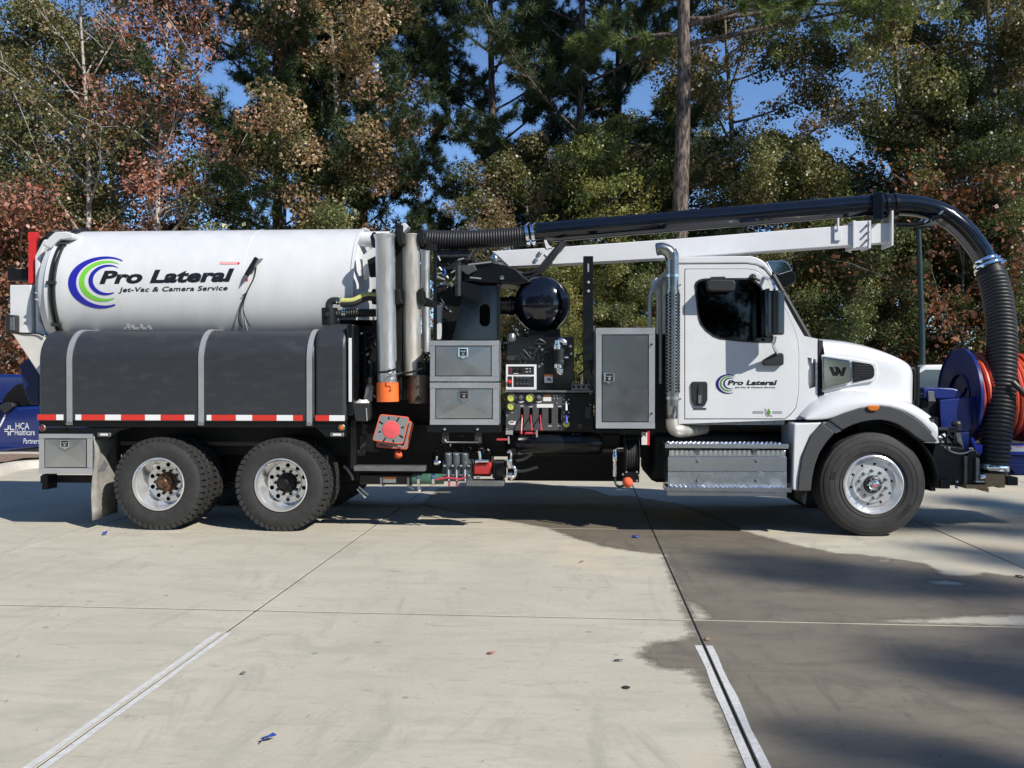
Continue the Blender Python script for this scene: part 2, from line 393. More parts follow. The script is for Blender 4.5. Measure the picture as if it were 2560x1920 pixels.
# ---- water tank ---------------------------------------------------------
def tank_profile(off=0.0, r=.36, zt=2.275, zb=1.225, y1=.95, n=12):
    pts = [(0-off, zb)]
    for k in range(n+1):
        a = math.pi - (math.pi/2)*k/n; pts.append((r + (r+off)*math.cos(a), zt - r + (r*1.0+off)*math.sin(a)))
    pts += [(y1, zt+off)]
    return pts
xa = P(97, 980, 0).x; xb = P(786, 980, 0).x; xe = P(866, 980, 0).x
b = MB(); pr = tank_profile()
b.prism([(y, z) for y, z in pr] + [(.95, 1.225)], xa, xb, fn=lambda y, z, x: (x, y, z))
wt = b.build('water_tank', 'poly_tank', T, bev=.03, seg=3, ang=30)
b = MB(); pr2 = [(y, z) for y, z in tank_profile(.012, .30, 2.33)] + [(.95, 1.225)]
b.prism(pr2, xb+.004, xe, fn=lambda y, z, x: (x, y, z)); b.build('tank_end_block', 'poly_tank', T, bev=.05, seg=4, ang=30)
for px in (174.5, 503.5, 774):
    x0 = P(px-6.5, 980, 0).x; x1 = P(px+6.5, 980, 0).x; o = tank_profile(.014); i = tank_profile(.001)
    o = [(o[0][0], 1.19)] + o; i = [(i[0][0], 1.19)] + i
    MB().prism(o + i[::-1], x0, x1, fn=lambda y, z, x: (x, y, z)).build('strap', 'strap_grey', wt, ang=30)
    xk = P(px-13, 980, 0).x
    MB().box(x0, x1, -.03, -.012, 1.19, 1.225).build('strap_anchor', 'brushed_alu', wt, bev=.004)
    MB().box(xk, xk+.035, -.012, .02, 1.19, 1.225).build('strap_bracket', 'black_matte', wt)
MB().pbox(871, 845, 879, 1005, -.01, .012).build('sight_tube', 'lens_white', T, bev=.005)
MB().pbox(866, 810, 884, 1040, .02, .6).build('tank_end_frame', 'black_paint', T, bev=.02)
segs = [('r',94,140),('w',141,159),('w',189,204),('r',204,263),('w',263,303),('r',303,363),('w',363,402),('r',402,462),('w',462,486),
        ('w',517,529),('r',529,590),('w',590,631),('r',631,692),('w',692,733),('r',733,757),('r',789,824),('w',824,863)]
for c, a, d in segs:
    za = P(480, 1051, 0).z; zb = P(480, 1037, 0).z
    MB().box(P(a, 1043, 0).x + .001, P(d, 1043, 0).x - .001, -.020 if a > 785 else -.007, -.0135 if a > 785 else -.001, za, zb).build('reflective_strip', 'tape_red' if c == 'r' else 'tape_white', T)
MB().pbox(97, 1052, 866, 1068, .015, .85).build('skirt_beam', 'black_paint', T, bev=.006)
b = MB(); b.pprism([(97,1069),(330,1069),(300,1076),(278,1092),(270,1100),(97,1100)], .03, .06); b.build('skirt_panel', 'black_paint', T)
b = MB(); b.pprism([(790,1069),(866,1069),(866,1092),(815,1092),(800,1078)], .03, .06); b.build('skirt_panel', 'black_paint', T)
MB().box(xr+.2, P(1000, 1000, 0).x, .66, .72, .8, 1.2).build('inner_panel', 'black_matte', T)
MB().box(P(300, 1000, 1).x, P(900, 1000, 1).x, 1.0, 1.5, .42, .95).build('suspension', 'black_matte', T, bev=.05)
MB().box(xr, xr+.6, 1.9, 2.4, .5, 1.1).build('far_tool_box', 'black_matte', T, bev=.02)
MB().box(P(860, 1000, 2).x, P(1230, 1000, 2).x, 1.85, 2.4, .42, 1.2).build('far_tool_box', 'black_matte', T, bev=.02)
MB().box(P(1270, 1000, 2).x, P(1590, 1000, 2).x, 1.9, 2.4, .36, 1.2).build('far_tool_box', 'black_matte', T, bev=.02)
MB().box(P(1690, 1000, 2).x, P(1990, 1000, 2).x, 1.9, 2.45, .42, 1.0).build('far_fuel_tank', 'black_matte', T, bev=.05)
def round_lamp(px, py, r, m):
    c = P(px, py, .0); b = MB(); b.lathe([(r, .02), (r*1.0, -.008), (r*.82, -.014), (r*.8, .0)], (c.x, .02, c.z), (0, 1, 0), 20); o = b.build('marker_lamp', 'steel_grey', T)
    b = MB(); b.lathe([(0, -.016), (r*.5, -.014), (r*.78, -.004), (r*.78, .01)], (c.x, .02, c.z), (0, 1, 0), 20); b.build('lens', m, o)
round_lamp(104, 1070, .04, 'lens_red'); round_lamp(853, 1069, .04, 'amber')
def oval_lamp(x0, y0, x1, y1):
    b = MB(); b.pbox(x0, y0, x1, y1, -.0, .03); o = b.build('side_lamp', 'steel_grey', T, bev=.02, seg=3)
    MB().pbox(x0+7, y0+2.6, x1-7, y1-2.6, -.006, .02).build('lens', 'lens_white', o, bev=.008)
oval_lamp(242, 1081.5, 276, 1092.5); oval_lamp(824, 1081.5, 860, 1092.5)

# ---- tool boxes ---------------------------------------------------------
def tool_box(x0, y0, x1, y1, Y, d, fr, latch, dark='box_door', fold=.005):
    o = MB().pbox(x0, y0, x1, y1, Y, d).build('tool_box', 'box_frame', T, bev=.006)
    l, t, r, bt = fr; hb = .012
    for q in ((x0-.5, y0-.5, x1+.5, t), (x0-.5, bt, x1+.5, y1+.5)): MB().pbox(*q, Y-hb, hb).build('frame_rail', 'box_frame', o, bev=.004)
    for q in ((x0, t+.4, l, bt-.4), (r, t+.4, x1, bt-.4)): MB().pbox(*q, Y-hb+.003, hb-.003).build('frame_stile', 'box_frame', o, bev=.003)
    # door: recessed gap all round, shallow crossed folds pressed in
    gg = [(l, t), (r, t), (r, bt), (l, bt)]; b = MB(); b.prism(XZ(gg, Y), Y-.004, Y-.001); b.build('door_gap_shade', 'black_matte', o)  # black sheet paints the shade in the gap round the door
    g = 2.2; dd = P((l+r)/2, (t+bt)/2, Y-.01)
    b = MB(); c = [(l+g, t+g), (r-g, t+g), (r-g, bt-g), (l+g, bt-g)]; v = [P(a, e, Y-.010) for a, e in c]; w = [P(a, e, Y-.002) for a, e in c]
    m = sum(v, Vector())/4 + Vector((0, -fold, 0))
    b.add(v + w + [m], [(0,1,8),(1,2,8),(2,3,8),(3,0,8),(0,4,5,1),(1,5,6,2),(2,6,7,3),(3,7,4,0)]); b.build('door', dark, o, ang=.2)
    lx, ly, lw, lh = latch; la = P(lx, ly, Y-.02); k = 1/scl(lx, Y)
    b = MB(); W2 = lw/2*k; H2 = lh/2*k
    out = [(-W2,-H2*.75),(-W2*.55,-H2*.75),(0,-H2*1.15),(W2*.55,-H2*.75),(W2,-H2*.75),(W2,H2),(-W2,H2)]
    inn = [(-W2*.72,-H2*.55),(W2*.72,-H2*.55),(W2*.72,H2*.75),(-W2*.72,H2*.75)]
    b.prism([(la.x+a, la.z+c_) for a, c_ in out], Y-.034, Y-.016, [[(la.x+a, la.z+c_) for a, c_ in inn]])
    lt = b.build('latch', 'chrome', o, bev=.003)
    b = MB(); b.box(la.x-W2*.71, la.x+W2*.71, Y-.02, Y-.0165, la.z-H2*.54, la.z+H2*.74); b.build('latch_dish', 'dark_steel', o)
    b = MB(); b.lathe([(0, -.036), (H2*.28, -.034), (H2*.32, -.018)], (la.x, Y, la.z-H2*.12), (0, 1, 0), 14); b.box(la.x-W2*.55, la.x+W2*.55, Y-.034, Y-.021, la.z+H2*.2, la.z+H2*.45); b.build('latch_handle', 'polished_alu', o, bev=.002)
    return o
tool_box(97, 1085, 230, 1184, .0, .45, (110, 1096, 217, 1170), (163, 1110, 24, 22))
tool_box(1075, 852, 1246, 953, .08, .5, (1087, 864, 1229, 941), (1158, 882, 25, 26))
tool_box(1075, 957, 1247, 1062, .08, .5, (1088, 971, 1232, 1048), (1160, 988, 25, 26))
tb = tool_box(1490, 820, 1637, 1071, .05, .5, (1504, 836, 1622, 1056), (1523, 945, 25, 26), 'box_door_dark_refl', .001)
for py in (861, 1034): c = P(1629, py, .02); MB().lathe([(.0, -.008), (.011, -.006), (.012, .012)], c, (0, 1, 0), 10).build('rivet', 'black_matte', tb)
b = MB(); b.pbox(1068, 1064, 1252, 1081, .06, .5); b.build('box_tray', 'black_paint', T, bev=.006)
for px in (1112, 1194):
    c = P(px, 1072, .05); MB().lathe([(0, -.014), (.016, -.01), (.018, .012)], c, (0, 1, 0), 10).build('bolt', 'polished_alu', T)
MB().pbox(1105, 1081, 1122, 1108, .1, .03).build('tray_hinge', 'dark_steel', T); MB().pbox(1187, 1081, 1204, 1108, .1, .03).build('tray_hinge', 'dark_steel', T)
b = MB(); b.tube([P(1112, 1098, .07), P(1116, 1106, .07), P(1196, 1106, .07), P(1200, 1094, .07)], .009, 8); b.build('tray_handle', 'steel_grey', T)
# rear under-run bar and mud flap
MB().pbox(100, 1190, 232, 1207, .45, .12).build('rear_bar', 'black_matte', T, bev=.008)
MB().pbox(104, 1186, 119, 1224, .2, .2).build('hitch_post', 'black_matte', T, bev=.006)
xm = P(232, 1200, 0).x; b = MB()
rows = []
for k in range(9):
    z = 1.06 - k*.12; rows.append([(xm + .015*math.sin(k*.9 + j) - .03*(k/8)**2, .02 + .60*j/5, z) for j in range(6)])
b.grid(rows); b.build('mud_flap', 'flap_grey', T, solid=.012)

# ---- debris tank --------------------------------------------------------
TY = 1.25; TZ = 2.765; TR = .815
def tank_ray(px, py, r=TR):                    # where that line of sight meets the tank shell
    d = ray(px, py); a = d.y**2 + d.z**2; oy = CAM.y-TY; oz = CAM.z-TZ; bb = 2*(d.y*oy + d.z*oz); c = oy*oy + oz*oz - r*r
    disc = bb*bb - 4*a*c; t = (-bb - math.sqrt(max(disc, 0)))/(2*a); return CAM + d*t
x_ring = tank_ray(138, 742).x; x_fr = tank_ray(883, 700).x
def tank_pt(x, phi, r=TR): return Vector((x, TY - r*math.cos(phi), TZ + r*math.sin(phi)))
b = MB(); L = x_fr - x_ring; xs_ = tank_ray(606, 740).x - x_ring
b.lathe([(TR, 0), (TR, xs_-.006), (TR+.003, xs_-.003), (TR+.003, xs_+.003), (TR, xs_+.006), (TR, L-.03), (TR+.012, L-.028), (TR+.012, L), (TR-.015, L), (TR-.02, L-.12)], (x_ring, TY, TZ), (1, 0, 0), 96, u=(0, -1, 0))
dt = b.build('debris_tank', 'white_tank', T, ang=25)
b = MB(); b.lathe([(TR-.02, L-.115), (.66, L-.03), (.4, L+.04), (0, L+.06)], (x_ring, TY, TZ), (1, 0, 0), 64, u=(0, -1, 0)); b.build('front_head', 'white_tank', dt)
for m in (-.004, -.055):
    b = MB(); b.lathe([(TR+.004, m-.012), (TR+.03, m-.01), (TR+.03, m+.01), (TR+.004, m+.012)], (x_ring, TY, TZ), (1, 0, 0), 80, close=True, u=(0, -1, 0)); b.build('seal_ring', 'black_plastic', dt)
for phi in (-.5, .1, .75, 1.2, 1.45):
    p = tank_pt(x_ring-.03, phi, TR+.03); n = Vector((0, -math.cos(phi), math.sin(phi))); t = Vector((0, math.sin(phi), math.cos(phi)))
    MB().obox(p, Vector((.06, 0, 0)), t*.02, n*.014).build('ring_clamp', 'dark_steel', dt, bev=.004)
b = MB(); b.lathe([(TR+.012, -.075), (TR+.012, -.13), (TR-.02, -.15), (TR-.05, -.24), (TR-.2, -.33), (.3, -.37), (0, -.38)], (x_ring, TY, TZ), (1, 0, 0), 80, u=(0, -1, 0)); dr = b.build('rear_door', 'white_tank', dt, ang=30)
b = MB()
for py in (731, 747):
    b.pprism([(84, py), (121, py), (103, py+9)], .50, .06)
b.build('gusset', 'white_tank', dt, bev=.004)
b = MB(); b.pprism([(86, 640), (108, 598), (118, 598), (100, 650), (98, 800), (120, 838), (88, 838)], .75, 1.0); b.build('door_frame', 'white_tank', dt, bev=.02)
MB().pbox(24, 712, 78, 832, .72, 1.1).build('rear_cabinet', 'white_paint', T, bev=.015)
o = MB().pbox(12, 787, 36, 831, .62, .12).build('rear_lamp', 'black_plastic', T, bev=.02, seg=3); MB().pbox(24, 793, 35, 826, .612, .02).build('lens', 'steel_grey', o, bev=.006)
b = MB(); b.pprism([(30, 834), (74, 834), (112, 838), (124, 900), (124, 975)], .60, 1.2); b.build('discharge_chute', 'chute_white', T, bev=.01)
b = MB(); b.tube(smooth_path([P(34, 830, .60), P(60, 834, .59), P(90, 833, .58), P(110, 840, .57)]), .009, 6); b.build('cable', 'black_matte', T)
b = MB(); b.pprism([(47, 912), (72, 893), (98, 925), (98, 1012), (76, 1012), (62, 985), (52, 945)], .75, .9); b.build('splash_guard', 'guard_blue', T, bev=.02)
b = MB(); b.pprism([(70, 580), (92, 580), (92, 594), (87, 602), (84, 708), (70, 708), (71, 602), (68, 594)], .8, .05); b.build('door_prop', 'red_paint', T, bev=.006)
MB().pbox(18, 672, 68, 700, .95, .2).build('hinge_arm', 'black_matte', T, bev=.01)
b = MB()
for k in range(5):
    q = [P(92+3*k, 640-7*k, .95), P(98+4*k, 610-4*k, .9), P(112+4*k, 592-3*k, .85), P(140+5*k, 583-k, .95), P(165+5*k, 580, 1.1)]; b.tube(smooth_path(q), .012, 6)
b.build('door_hoses', 'hose_rubber', T)
MB().pprism([(104, 612), (122, 592), (135, 580), (165, 578), (184, 584), (180, 596), (150, 600), (125, 622)], .62, .5).build('door_lock', 'white_tank', T, bev=.02)

LU = 1/3.456/scl(300, .45)
px0 = tank_ray(820/3.456, 540+563/3.456); phi0 = math.asin((px0.z-TZ)/TR)
def logo_map(u, v):
    uu = u*LU; vv = v*LU + uu*.012
    return tank_pt(px0.x + uu, phi0 + vv/TR, TR+.004)
logo(logo_map, dt, 'decal_black', 'decal_blue', 'decal_green')
def tank_quad(px, py, px2, py2, name, m, n=4):
    b = MB(); rows = []
    for k in range(n+1):
        f = k/n; rows.append([tank_ray(px, py + (py2-py)*f, TR+.004), tank_ray(px2, py + (py2-py)*f, TR+.004)])
    b.grid(rows); b.build(name, m, dt)
tank_quad(550, 654.5, 591, 661, 'warning_decal', 'decal_pink')
for px, py in ((596, 658), (617, 700)):
    c = tank_ray(px, py, TR+.004); n = (c - Vector((c.x, TY, TZ))).normalized()
    MB().lathe([(0, .001), (.017, .001), (.017, -.002)], c, n, 14).build('decal_dot', 'decal_red', dt)
# level pointer, its bracket and cables
b = MB(); a = tank_ray(643, 643, TR+.07); e = tank_ray(606, 706, TR+.05); d = (e-a).normalized(); s_ = d.cross((a - Vector((a.x, TY, TZ))).normalized())
b.obox((a*.62+e*.38), d*((e-a).length*.36), s_*.026, d.cross(s_)*.02); b.build('level_pointer', 'black_matte', dt, bev=.01)
b = MB(); q = a*.28+e*.72; b.tube([q, tank_ray(602, 713, TR+.03)], [.026, .004], 8); b.build('pointer_tip', 'steel_grey', dt)
MB().tube([tank_ray(655, 648, TR), tank_ray(645, 652, TR+.07), tank_ray(638, 668, TR+.07)], .014, 6).build('pointer_bracket', 'steel_grey', dt)
for q in ([(641,664),(636,692),(620,725),(605,755),(597,785),(597,806),(606,818)], [(641,664),(636,692),(620,725),(608,762),(612,790),(626,818)]):
    MB().tube(smooth_path([tank_ray(a, c, TR+.02) for a, c in q]), .006, 6).build('cable', 'black_matte', dt)
MB().tube([tank_ray(607, 739, TR+.02), tank_ray(618, 731, TR+.03)], .008, 6).build('cable_clip', 'dark_steel', dt)
b = MB(); b.pbox(310, 818, 376, 824, .36, .05)
for px, h in ((319, 9), (330, 6), (352, 8), (371, 5)): b.pbox(px-3, 818-h, px+3, 820, .35, .03)
b.build('drain_fitting', 'strap_grey', T, bev=.002)
# inlet pipe on the front head
c = P(915, 598, .95); b = MB(); b.lathe([(.085, -.1), (.095, -.1), (.095, .3), (.085, .3)], c, (1, 0, 0), 28, close=True); b.lathe([(0, .25), (.086, .25)], c, (1, 0, 0), 28); b.build('inlet_pipe', 'white_paint', T)
MB().pprism([(905, 640), (955, 600), (975, 600), (975, 650), (910, 700)], .8, .04).build('head_brace', 'white_paint', T, bev=.004)
MB().pprism([(918, 650), (975, 622), (975, 705), (960, 690), (925, 693)], .72, .05).build('head_plate', 'black_matte', T, bev=.004)
MB().pprism([(980, 582), (1000, 560), (1012, 556), (1022, 566), (1008, 582)], .95, .15).build('lift_lug', 'boom_white', T, bev=.01)

# ---- fittings at the front of the water tank ----------------------------
b = MB(); c = P(824, 770, .3); b.lathe([(.0, 0), (.09, 0), (.092, -.02), (.088, -.19), (0, -.19)], c, (0, 0, 1), 24); b.build('fill_neck', 'black_matte', T)
c = P(819, 786, .2); MB().lathe([(0, -.012), (.026, -.01), (.028, .03)], c, (0, 1, 0), 16).build('neck_port', 'black_plastic', T)
b = MB(); b.tube(smooth_path([P(822, 772, .26), P(824, 758, .26), P(832, 752, .26), P(846, 752, .26)]), .042, 14); b.build('elbow', 'black_plastic', T)
b = MB(); b.tube(smooth_path([P(848, 753, .26), P(880, 752, .26), P(900, 744, .28), P(915, 738, .3), P(945, 738, .34)]), .034, 14); b.build('fill_hose', 'hose_yellow', T)
b = MB(); b.tube(smooth_path([P(852, 760, .255), P(882, 759, .255), P(902, 751, .275), P(918, 745, .3), P(945, 746, .34)]), .033, 14); b.build('fill_hose', 'hose_rubber', T)
for px in (844, 851): c = P(px, 753, .26); MB().lathe([(.036, -.008), (.043, -.008), (.043, .008), (.036, .008)], c, (1, 0, 0), 18, close=True).build('hose_clamp', 'chrome', T)
b = MB(); ribbed(b, [P(842, 786, .3), P(880, 783, .32), P(940, 782, .36)], .045, .028, .006, 14); b.build('drain_hose', 'hose_rubber', T)
for px in (858, 863): c = P(px, 783, .31); MB().lathe([(.046, -.007), (.055, -.007), (.055, .007), (.046, .007)], c, (1, 0, 0), 18, close=True).build('hose_clamp', 'chrome', T)
b = MB(); b.pbox(884, 800, 940, 1000, .5, .1); b.pbox(850, 800, 930, 815, .5, .2); b.build('mast_panel', 'black_matte', T)
for k, (x0, y0, x1, y1) in enumerate(((898,840,903,1000),(912,830,916,960),(890,880,930,884))): MB().pbox(x0, y0, x1, y1, .42, .03).build('mast_strut', 'black_paint', T)
# ================================================================== rack, tubes and middle of the truck
MB().pbox(988, 560, 1004, 1000, .3, .12).build('rack_post', 'black_matte', T, bev=.006)
MB().pbox(1083, 612, 1091, 852, .45, .06).build('rack_post', 'black_paint', T, bev=.006)
for py in (600, 742, 925):
    b = MB(); b.pprism([(925, py-8), (932, py-20), (938, py-20), (938, py+8), (986, py+6), (986, py-24), (1004, py-24), (1004, py+4), (1048, py+4), (1050, py-22), (1058, py-22), (1060, py-2), (1090, py+14), (1090, py+28), (1050, py+22), (990, py+24), (930, py+18)], .42, .05); b.build('rack_bracket', 'black_matte', T, bev=.004)
for cx, py, Y in ((994, 745, .12), (1053, 745, .26), (1000, 596, .12), (1054, 596, .26), (992, 925, .12), (1053, 926, .26)):
    b = MB(); b.pprism([(cx-9, py-20), (cx-2, py-24), (cx+4, py-20), (cx+6, py), (cx+10, py+12), (cx-2, py+18), (cx-8, py+4)], Y, .2); b.build('rack_hook', 'black_matte', T, bev=.006)
for (a, c, Y, r0) in (((944, 931), (994, 921), .0, .012), ((998, 934), (1056, 921), .12, .012)):
    p = P(a[0], a[1], Y); q = P(c[0], c[1], Y); m = (p+q)/2 + Vector((0, -.05, -.015)); b = MB(); b.tube(smooth_path([p, m, q], 8), r0, 6); b.build('rubber_tie', 'black_matte', T)
for pts in ([(975,921),(968,930),(972,936),(980,934),(985,926)], [(985,938),(975,944),(977,952),(987,950),(992,958)], [(985,930),(992,935),(1004,932)]):
    MB().tube(smooth_path([P(a, c, -.02) for a, c in pts]), .006, 6).build('wire_hook', 'steel_grey', T)

def suction_tube(name, label, a, e, Y, rpx, m, extra=None):
    p = P(*a, Y); q = P(*e, Y); r = rpx/scl(a[0], Y); d = (q-p).normalized(); L = (q-p).length
    t = thing(name, (q.x, q.y, q.z), label, 'pipe', 'metal suction tubes on the rack')
    b = MB(); b.lathe([(r-.006, L), (r, L), (r, .05), (r*1.13, .012), (r*1.16, .004), (r*1.16, -.004), (r*1.1, -.004), (r-.006, .03)], p, d, 36, close=True); b.lathe([(0, .06), (r-.004, .06)], p, d, 24); b.lathe([(0, L-.02), (r-.004, L-.02)], p, d, 24)
    b.build('tube', m, t)
    return t, p, q, d, r
t, p, q, d, r = suction_tube('suction_tube', 'bright metal suction tube with an orange collar at its lower end', (962, 588), (969, 962), .15, 24, 'galvanised')
b = MB(); L = (q-p).length; b.lathe([(r+.001, L-.03), (r*1.13, L-.03), (r*1.14, L+.19), (r*1.05, L+.19), (r*1.0, L+.02)], p, d, 36, close=True); b.build('collar', 'orange_paint', t)
c = P(978, 973, .02); MB().lathe([(0, -.01), (.01, -.008), (.011, .03)], c, (0, 1, 0), 10).build('collar_bolt', 'sticker_orange', t)
t, p, q, d, r = suction_tube('suction_tube', 'worn yellowish metal suction tube with a dark nozzle, beside the orange collared one', (1026, 588), (1031, 938), .36, 23, 'galvanised_worn')
L = (q-p).length; o = P(1047, 938, .3); b = MB(); b.lathe([(.112, 0), (.118, 0), (.118, .32), (.105, .32), (.105, .02)], o, (0, 0, -1), 32, close=True); b.lathe([(0, .01), (.11, .01)], o, (0, 0, -1), 24); b.build('nozzle', 'bronze_dark', t)
MB().lathe([(.119, .095), (.1215, .1), (.1215, .106), (.119, .11)], o, (0, 0, -1), 32, close=True).build('nozzle_band', 'bronze_dark', t)
c = P(1045, 967, .17); MB().lathe([(0, .0), (.011, .0), (.011, .04)], c, (0, 1, 0), 10).build('nozzle_hole', 'black_matte', t)
MB().prism(XZ([(1037, 1001), (1045, 988), (1054, 1001)], .165), .163, .2).build('nozzle_notch', 'black_matte', t)
t, p, q, d, r = suction_tube('suction_tube', 'slender pale suction tube standing furthest right on the rack, behind the others', (1063, 625), (1066, 880), .75, 11, 'galvanised')
o = P(1003, 935, .5); MB().lathe([(.0, 0), (.09, 0), (.09, .3), (0, .3)], o, (0, 0, -1), 20).build('spare_nozzle', 'bronze_dark', T)

# scoop hung in its pocket
ps = thing('hand_scoop', P(915, 1005, .18), 'grey hand scoop standing in a black pocket beside the orange collar', 'scoop')
b = MB(); b.tube([P(929, 905, .2), P(926, 945, .2)], .012, 8); b.lathe([(0, 0), (.042, .01), (.046, .05), (.036, .09), (0, .1)], P(927, 942, .2), P(925, 965, .2)-P(927, 942, .2), 16); b.build('handle', 'black_plastic', ps)
b = MB(); b.pprism([(915, 966), (921, 957), (931, 957), (933, 968), (930, 1004), (908, 1002)], .19, .03); b.build('blade', 'steel_grey', ps, bev=.004)
rg = thing('rag', P(906, 1006, .14), 'crumpled white rag stuffed in the black pocket', 'rag')
b = MB(); b.lathe([(0, .045), (.04, .038), (.075, .015), (.085, -.01), (.07, -.05), (0, -.06)], P(905, 1008, .14), (0, 0, 1), 14)
b.v = [(x + .012*math.sin(40*z+9*x), y + .012*math.sin(60*x), z + .008*math.sin(70*x+30*y)) for x, y, z in b.v]; b.build('cloth', 'sticker_white', rg)
b = MB(); b.pprism([(880, 1008), (922, 1008), (924, 1040), (918, 1054), (888, 1053)], .02, .2); b.build('pocket', 'black_plastic', T, bev=.01)
b = MB(); b.pprism([(914, 1020), (917, 1020), (919, 1052), (916, 1052)], .012, .01); b.build('pocket_edge', 'strap_grey', T)
MB().pbox(876, 1050, 890, 1172, .08, .08).build('step_post', 'black_paint', T, bev=.006)
for x0, y0, x1, y1, Y in ((900, 1090, 912, 1140, .55), (905, 1070, 914, 1110, .57), (893, 1125, 902, 1140, .56)): MB().pbox(x0, y0, x1, y1, Y, .03).build('inner_bracket', 'dark_steel', T)

# collapsible traffic cones, nested with the base towards us
cone_lab = ('grey based collapsible traffic cone with red disc, foremost of the nested cones', 'orange rimmed collapsible traffic cone nested just behind the foremost one', 'orange rimmed collapsible traffic cone furthest back in the nest')
def roundquad(c, f=.82, k=5):
    out = []; n = len(c)
    for i in range(n):
        a = Vector(c[i-1]); b_ = Vector(c[i]); e = Vector(c[(i+1) % n]); p = b_ + (a-b_)*(1-f)*.5; q = b_ + (e-b_)*(1-f)*.5
        for j in range(k+1):
            t = j/k; out.append(tuple(p*(1-t)**2 + b_*2*t*(1-t) + q*t*t))
    return out
base = [(951, 1037), (1022, 1044), (1006, 1110), (932, 1100)]
for k in range(3):
    Y = .12 + .09*k; sh = (0, 7, 12)[k]; dn = (0, 8, 15)[k]; rot = (0, 5, -4)[k]
    cc = [(a + sh + (rot if i in (0, 3) else 0), e + dn + (rot*.5 if i in (1, 2) else -rot*.3)) for i, (a, e) in enumerate(base)]
    q = roundquad(cc); ct = thing('traffic_cone', P(978 + sh, 1105 + dn, Y), cone_lab[k], 'traffic cone', 'nested collapsible cones')
    if k == 0: MB().pprism(q, Y, .02).build('base', 'cone_grey', ct, bev=.006)
    else: MB().pprism(q, Y, .012, [[((a-978-sh)*.86+978+sh, (e-1074-dn)*.86+1074+dn) for a, e in q]]).build('base', 'cone_grey', ct)
    b = MB(); b.tube([P(a, e, Y+.008) for a, e in q], .0085, 8, closed=True); b.build('rim', 'orange_fabric', ct)
    cen = P(978 + sh, 1074 + dn, Y)
    b = MB(); b.lathe([(.10, .02), (.055, .1), (.04, .16)], cen, (0, 1, 0), 20); b.build('body', 'orange_fabric', ct)
    if k == 0:
        b = MB(); b.lathe([(.101, .006), (.099, -.004), (.05, -.010), (0, -.012)], cen, (0, 1, 0), 32); b.build('disc', 'cone_red', ct)
        for j in range(8):
            a = math.pi/8 + j*math.pi/4 - .2; e = Vector((math.cos(a), 0, math.sin(a))); tt = Vector((-math.sin(a), 0, math.cos(a)))
            l = .026 if j % 2 else .014
            MB().obox(cen + e*(.125 + l*.5) + Vector((0, -.001, 0)), e*l, tt*.008, Vector((0, .002, 0))).build('slot', 'black_matte', ct)
bg_ = thing('fabric_bag', P(1000, 1150, .3), 'small orange fabric bag hanging below the nested cones', 'bag')
b = MB(); b.lathe([(0, .0), (.03, -.01), (.05, -.04), (.045, -.07), (.02, -.095), (0, -.1)], P(1000, 1128, .3), (.5, 0, 1), 14); b.build('pouch', 'orange_fabric', bg_)

# valve bench under the boxes
MB().pbox(884, 1165, 1062, 1178, .05, .14).build('step_bar', 'steel_grey', T, bev=.006)
MB().pbox(896, 1184, 1036, 1212, .2, .2).build('filter_housing', 'black_paint', T, bev=.03, seg=3)
o = MB().pbox(957, 1193, 990, 1207, .195, .004).build('sticker', 'sticker_white', T); MB().pbox(957, 1193, 990, 1198, .192, .002).build('sticker_head', 'sticker_orange', o)
for px in (950, 1018): MB().pbox(px, 1194, px+5, 1217, .18, .2).build('bracket', 'strap_grey', T)
b = MB(); b.lathe([(.0, 0), (.055, .005), (.062, .03), (.06, .36), (0, .37)], P(1030, 1197, .16), (1, 0, 0), 20); b.build('strainer', 'hose_green', T)
for px in (1048, 1085): c = P(px, 1197, .16); MB().lathe([(.06, -.015), (.07, -.015), (.07, .015), (.06, .015)], c, (1, 0, 0), 20, close=True).build('hose_clamp', 'polished_alu', T)
for px in (1121, 1141, 1162):
    b = MB(); c = P(px, 1137, .2); b.lathe([(0, .012), (.034, .01), (.044, 0), (.044, -.07), (.036, -.11), (.036, -.28), (0, -.28)], c, (0, 0, 1), 20); o = b.build('pump_cylinder', 'pump_grey', T)
    b = MB(); b.lathe([(0, .024), (.036, .022), (.04, .006)], c, (0, 0, 1), 20); b.build('cap', 'strap_grey', o)
for py in (1163, 1187):
    for px in (1112, 1132, 1153, 1172): c = P(px, py, .13); MB().lathe([(0, -.016), (.016, -.012), (.02, .03)], c, (0, 1, 0), 12).build('pump_port', 'polished_alu', T)
b = MB(); b.pbox(1105, 1150, 1182, 1204, .2, .14); b.build('pump_body', 'pump_grey', T, bev=.02)
for px in (1121, 1141, 1162): MB().tube([P(px, 1174, .09), P(px+1, 1202, .07)], .009, 8).build('valve_stem', 'strap_grey', T)
b = MB(); b.tube([P(1090, 1199, .08), P(1120, 1194, .07), P(1150, 1198, .07), P(1165, 1193, .07)], .011, 8); b.build('valve_lever', 'lever_red', T)
for px in (1123, 1142): MB().tube([P(px, 1200, .1), P(px, 1216, .1)], .012, 8).build('drain_tap', 'lever_red', T)
MB().pbox(1184, 1157, 1229, 1187, .16, .2).build('pump_motor', 'red_pump', T, bev=.02)
b = MB(); b.tube(smooth_path([P(1188, 1155, .14), P(1200, 1150, .14), P(1198, 1128, .14)]), .018, 10); b.tube([P(1188, 1152, .14), P(1222, 1152, .14)], .022, 12); b.build('outlet_pipe', 'polished_alu', T)
b = MB(); b.tube(smooth_path([P(1094, 1160, .14), P(1092, 1150, .14), P(1093, 1140, .14)]), .014, 8); b.lathe([(0, 0), (.03, .005), (.034, .04), (.02, .07)], P(1085, 1156, .14), (1, 0, 0), 14); b.build('inlet_fitting', 'polished_alu', T)
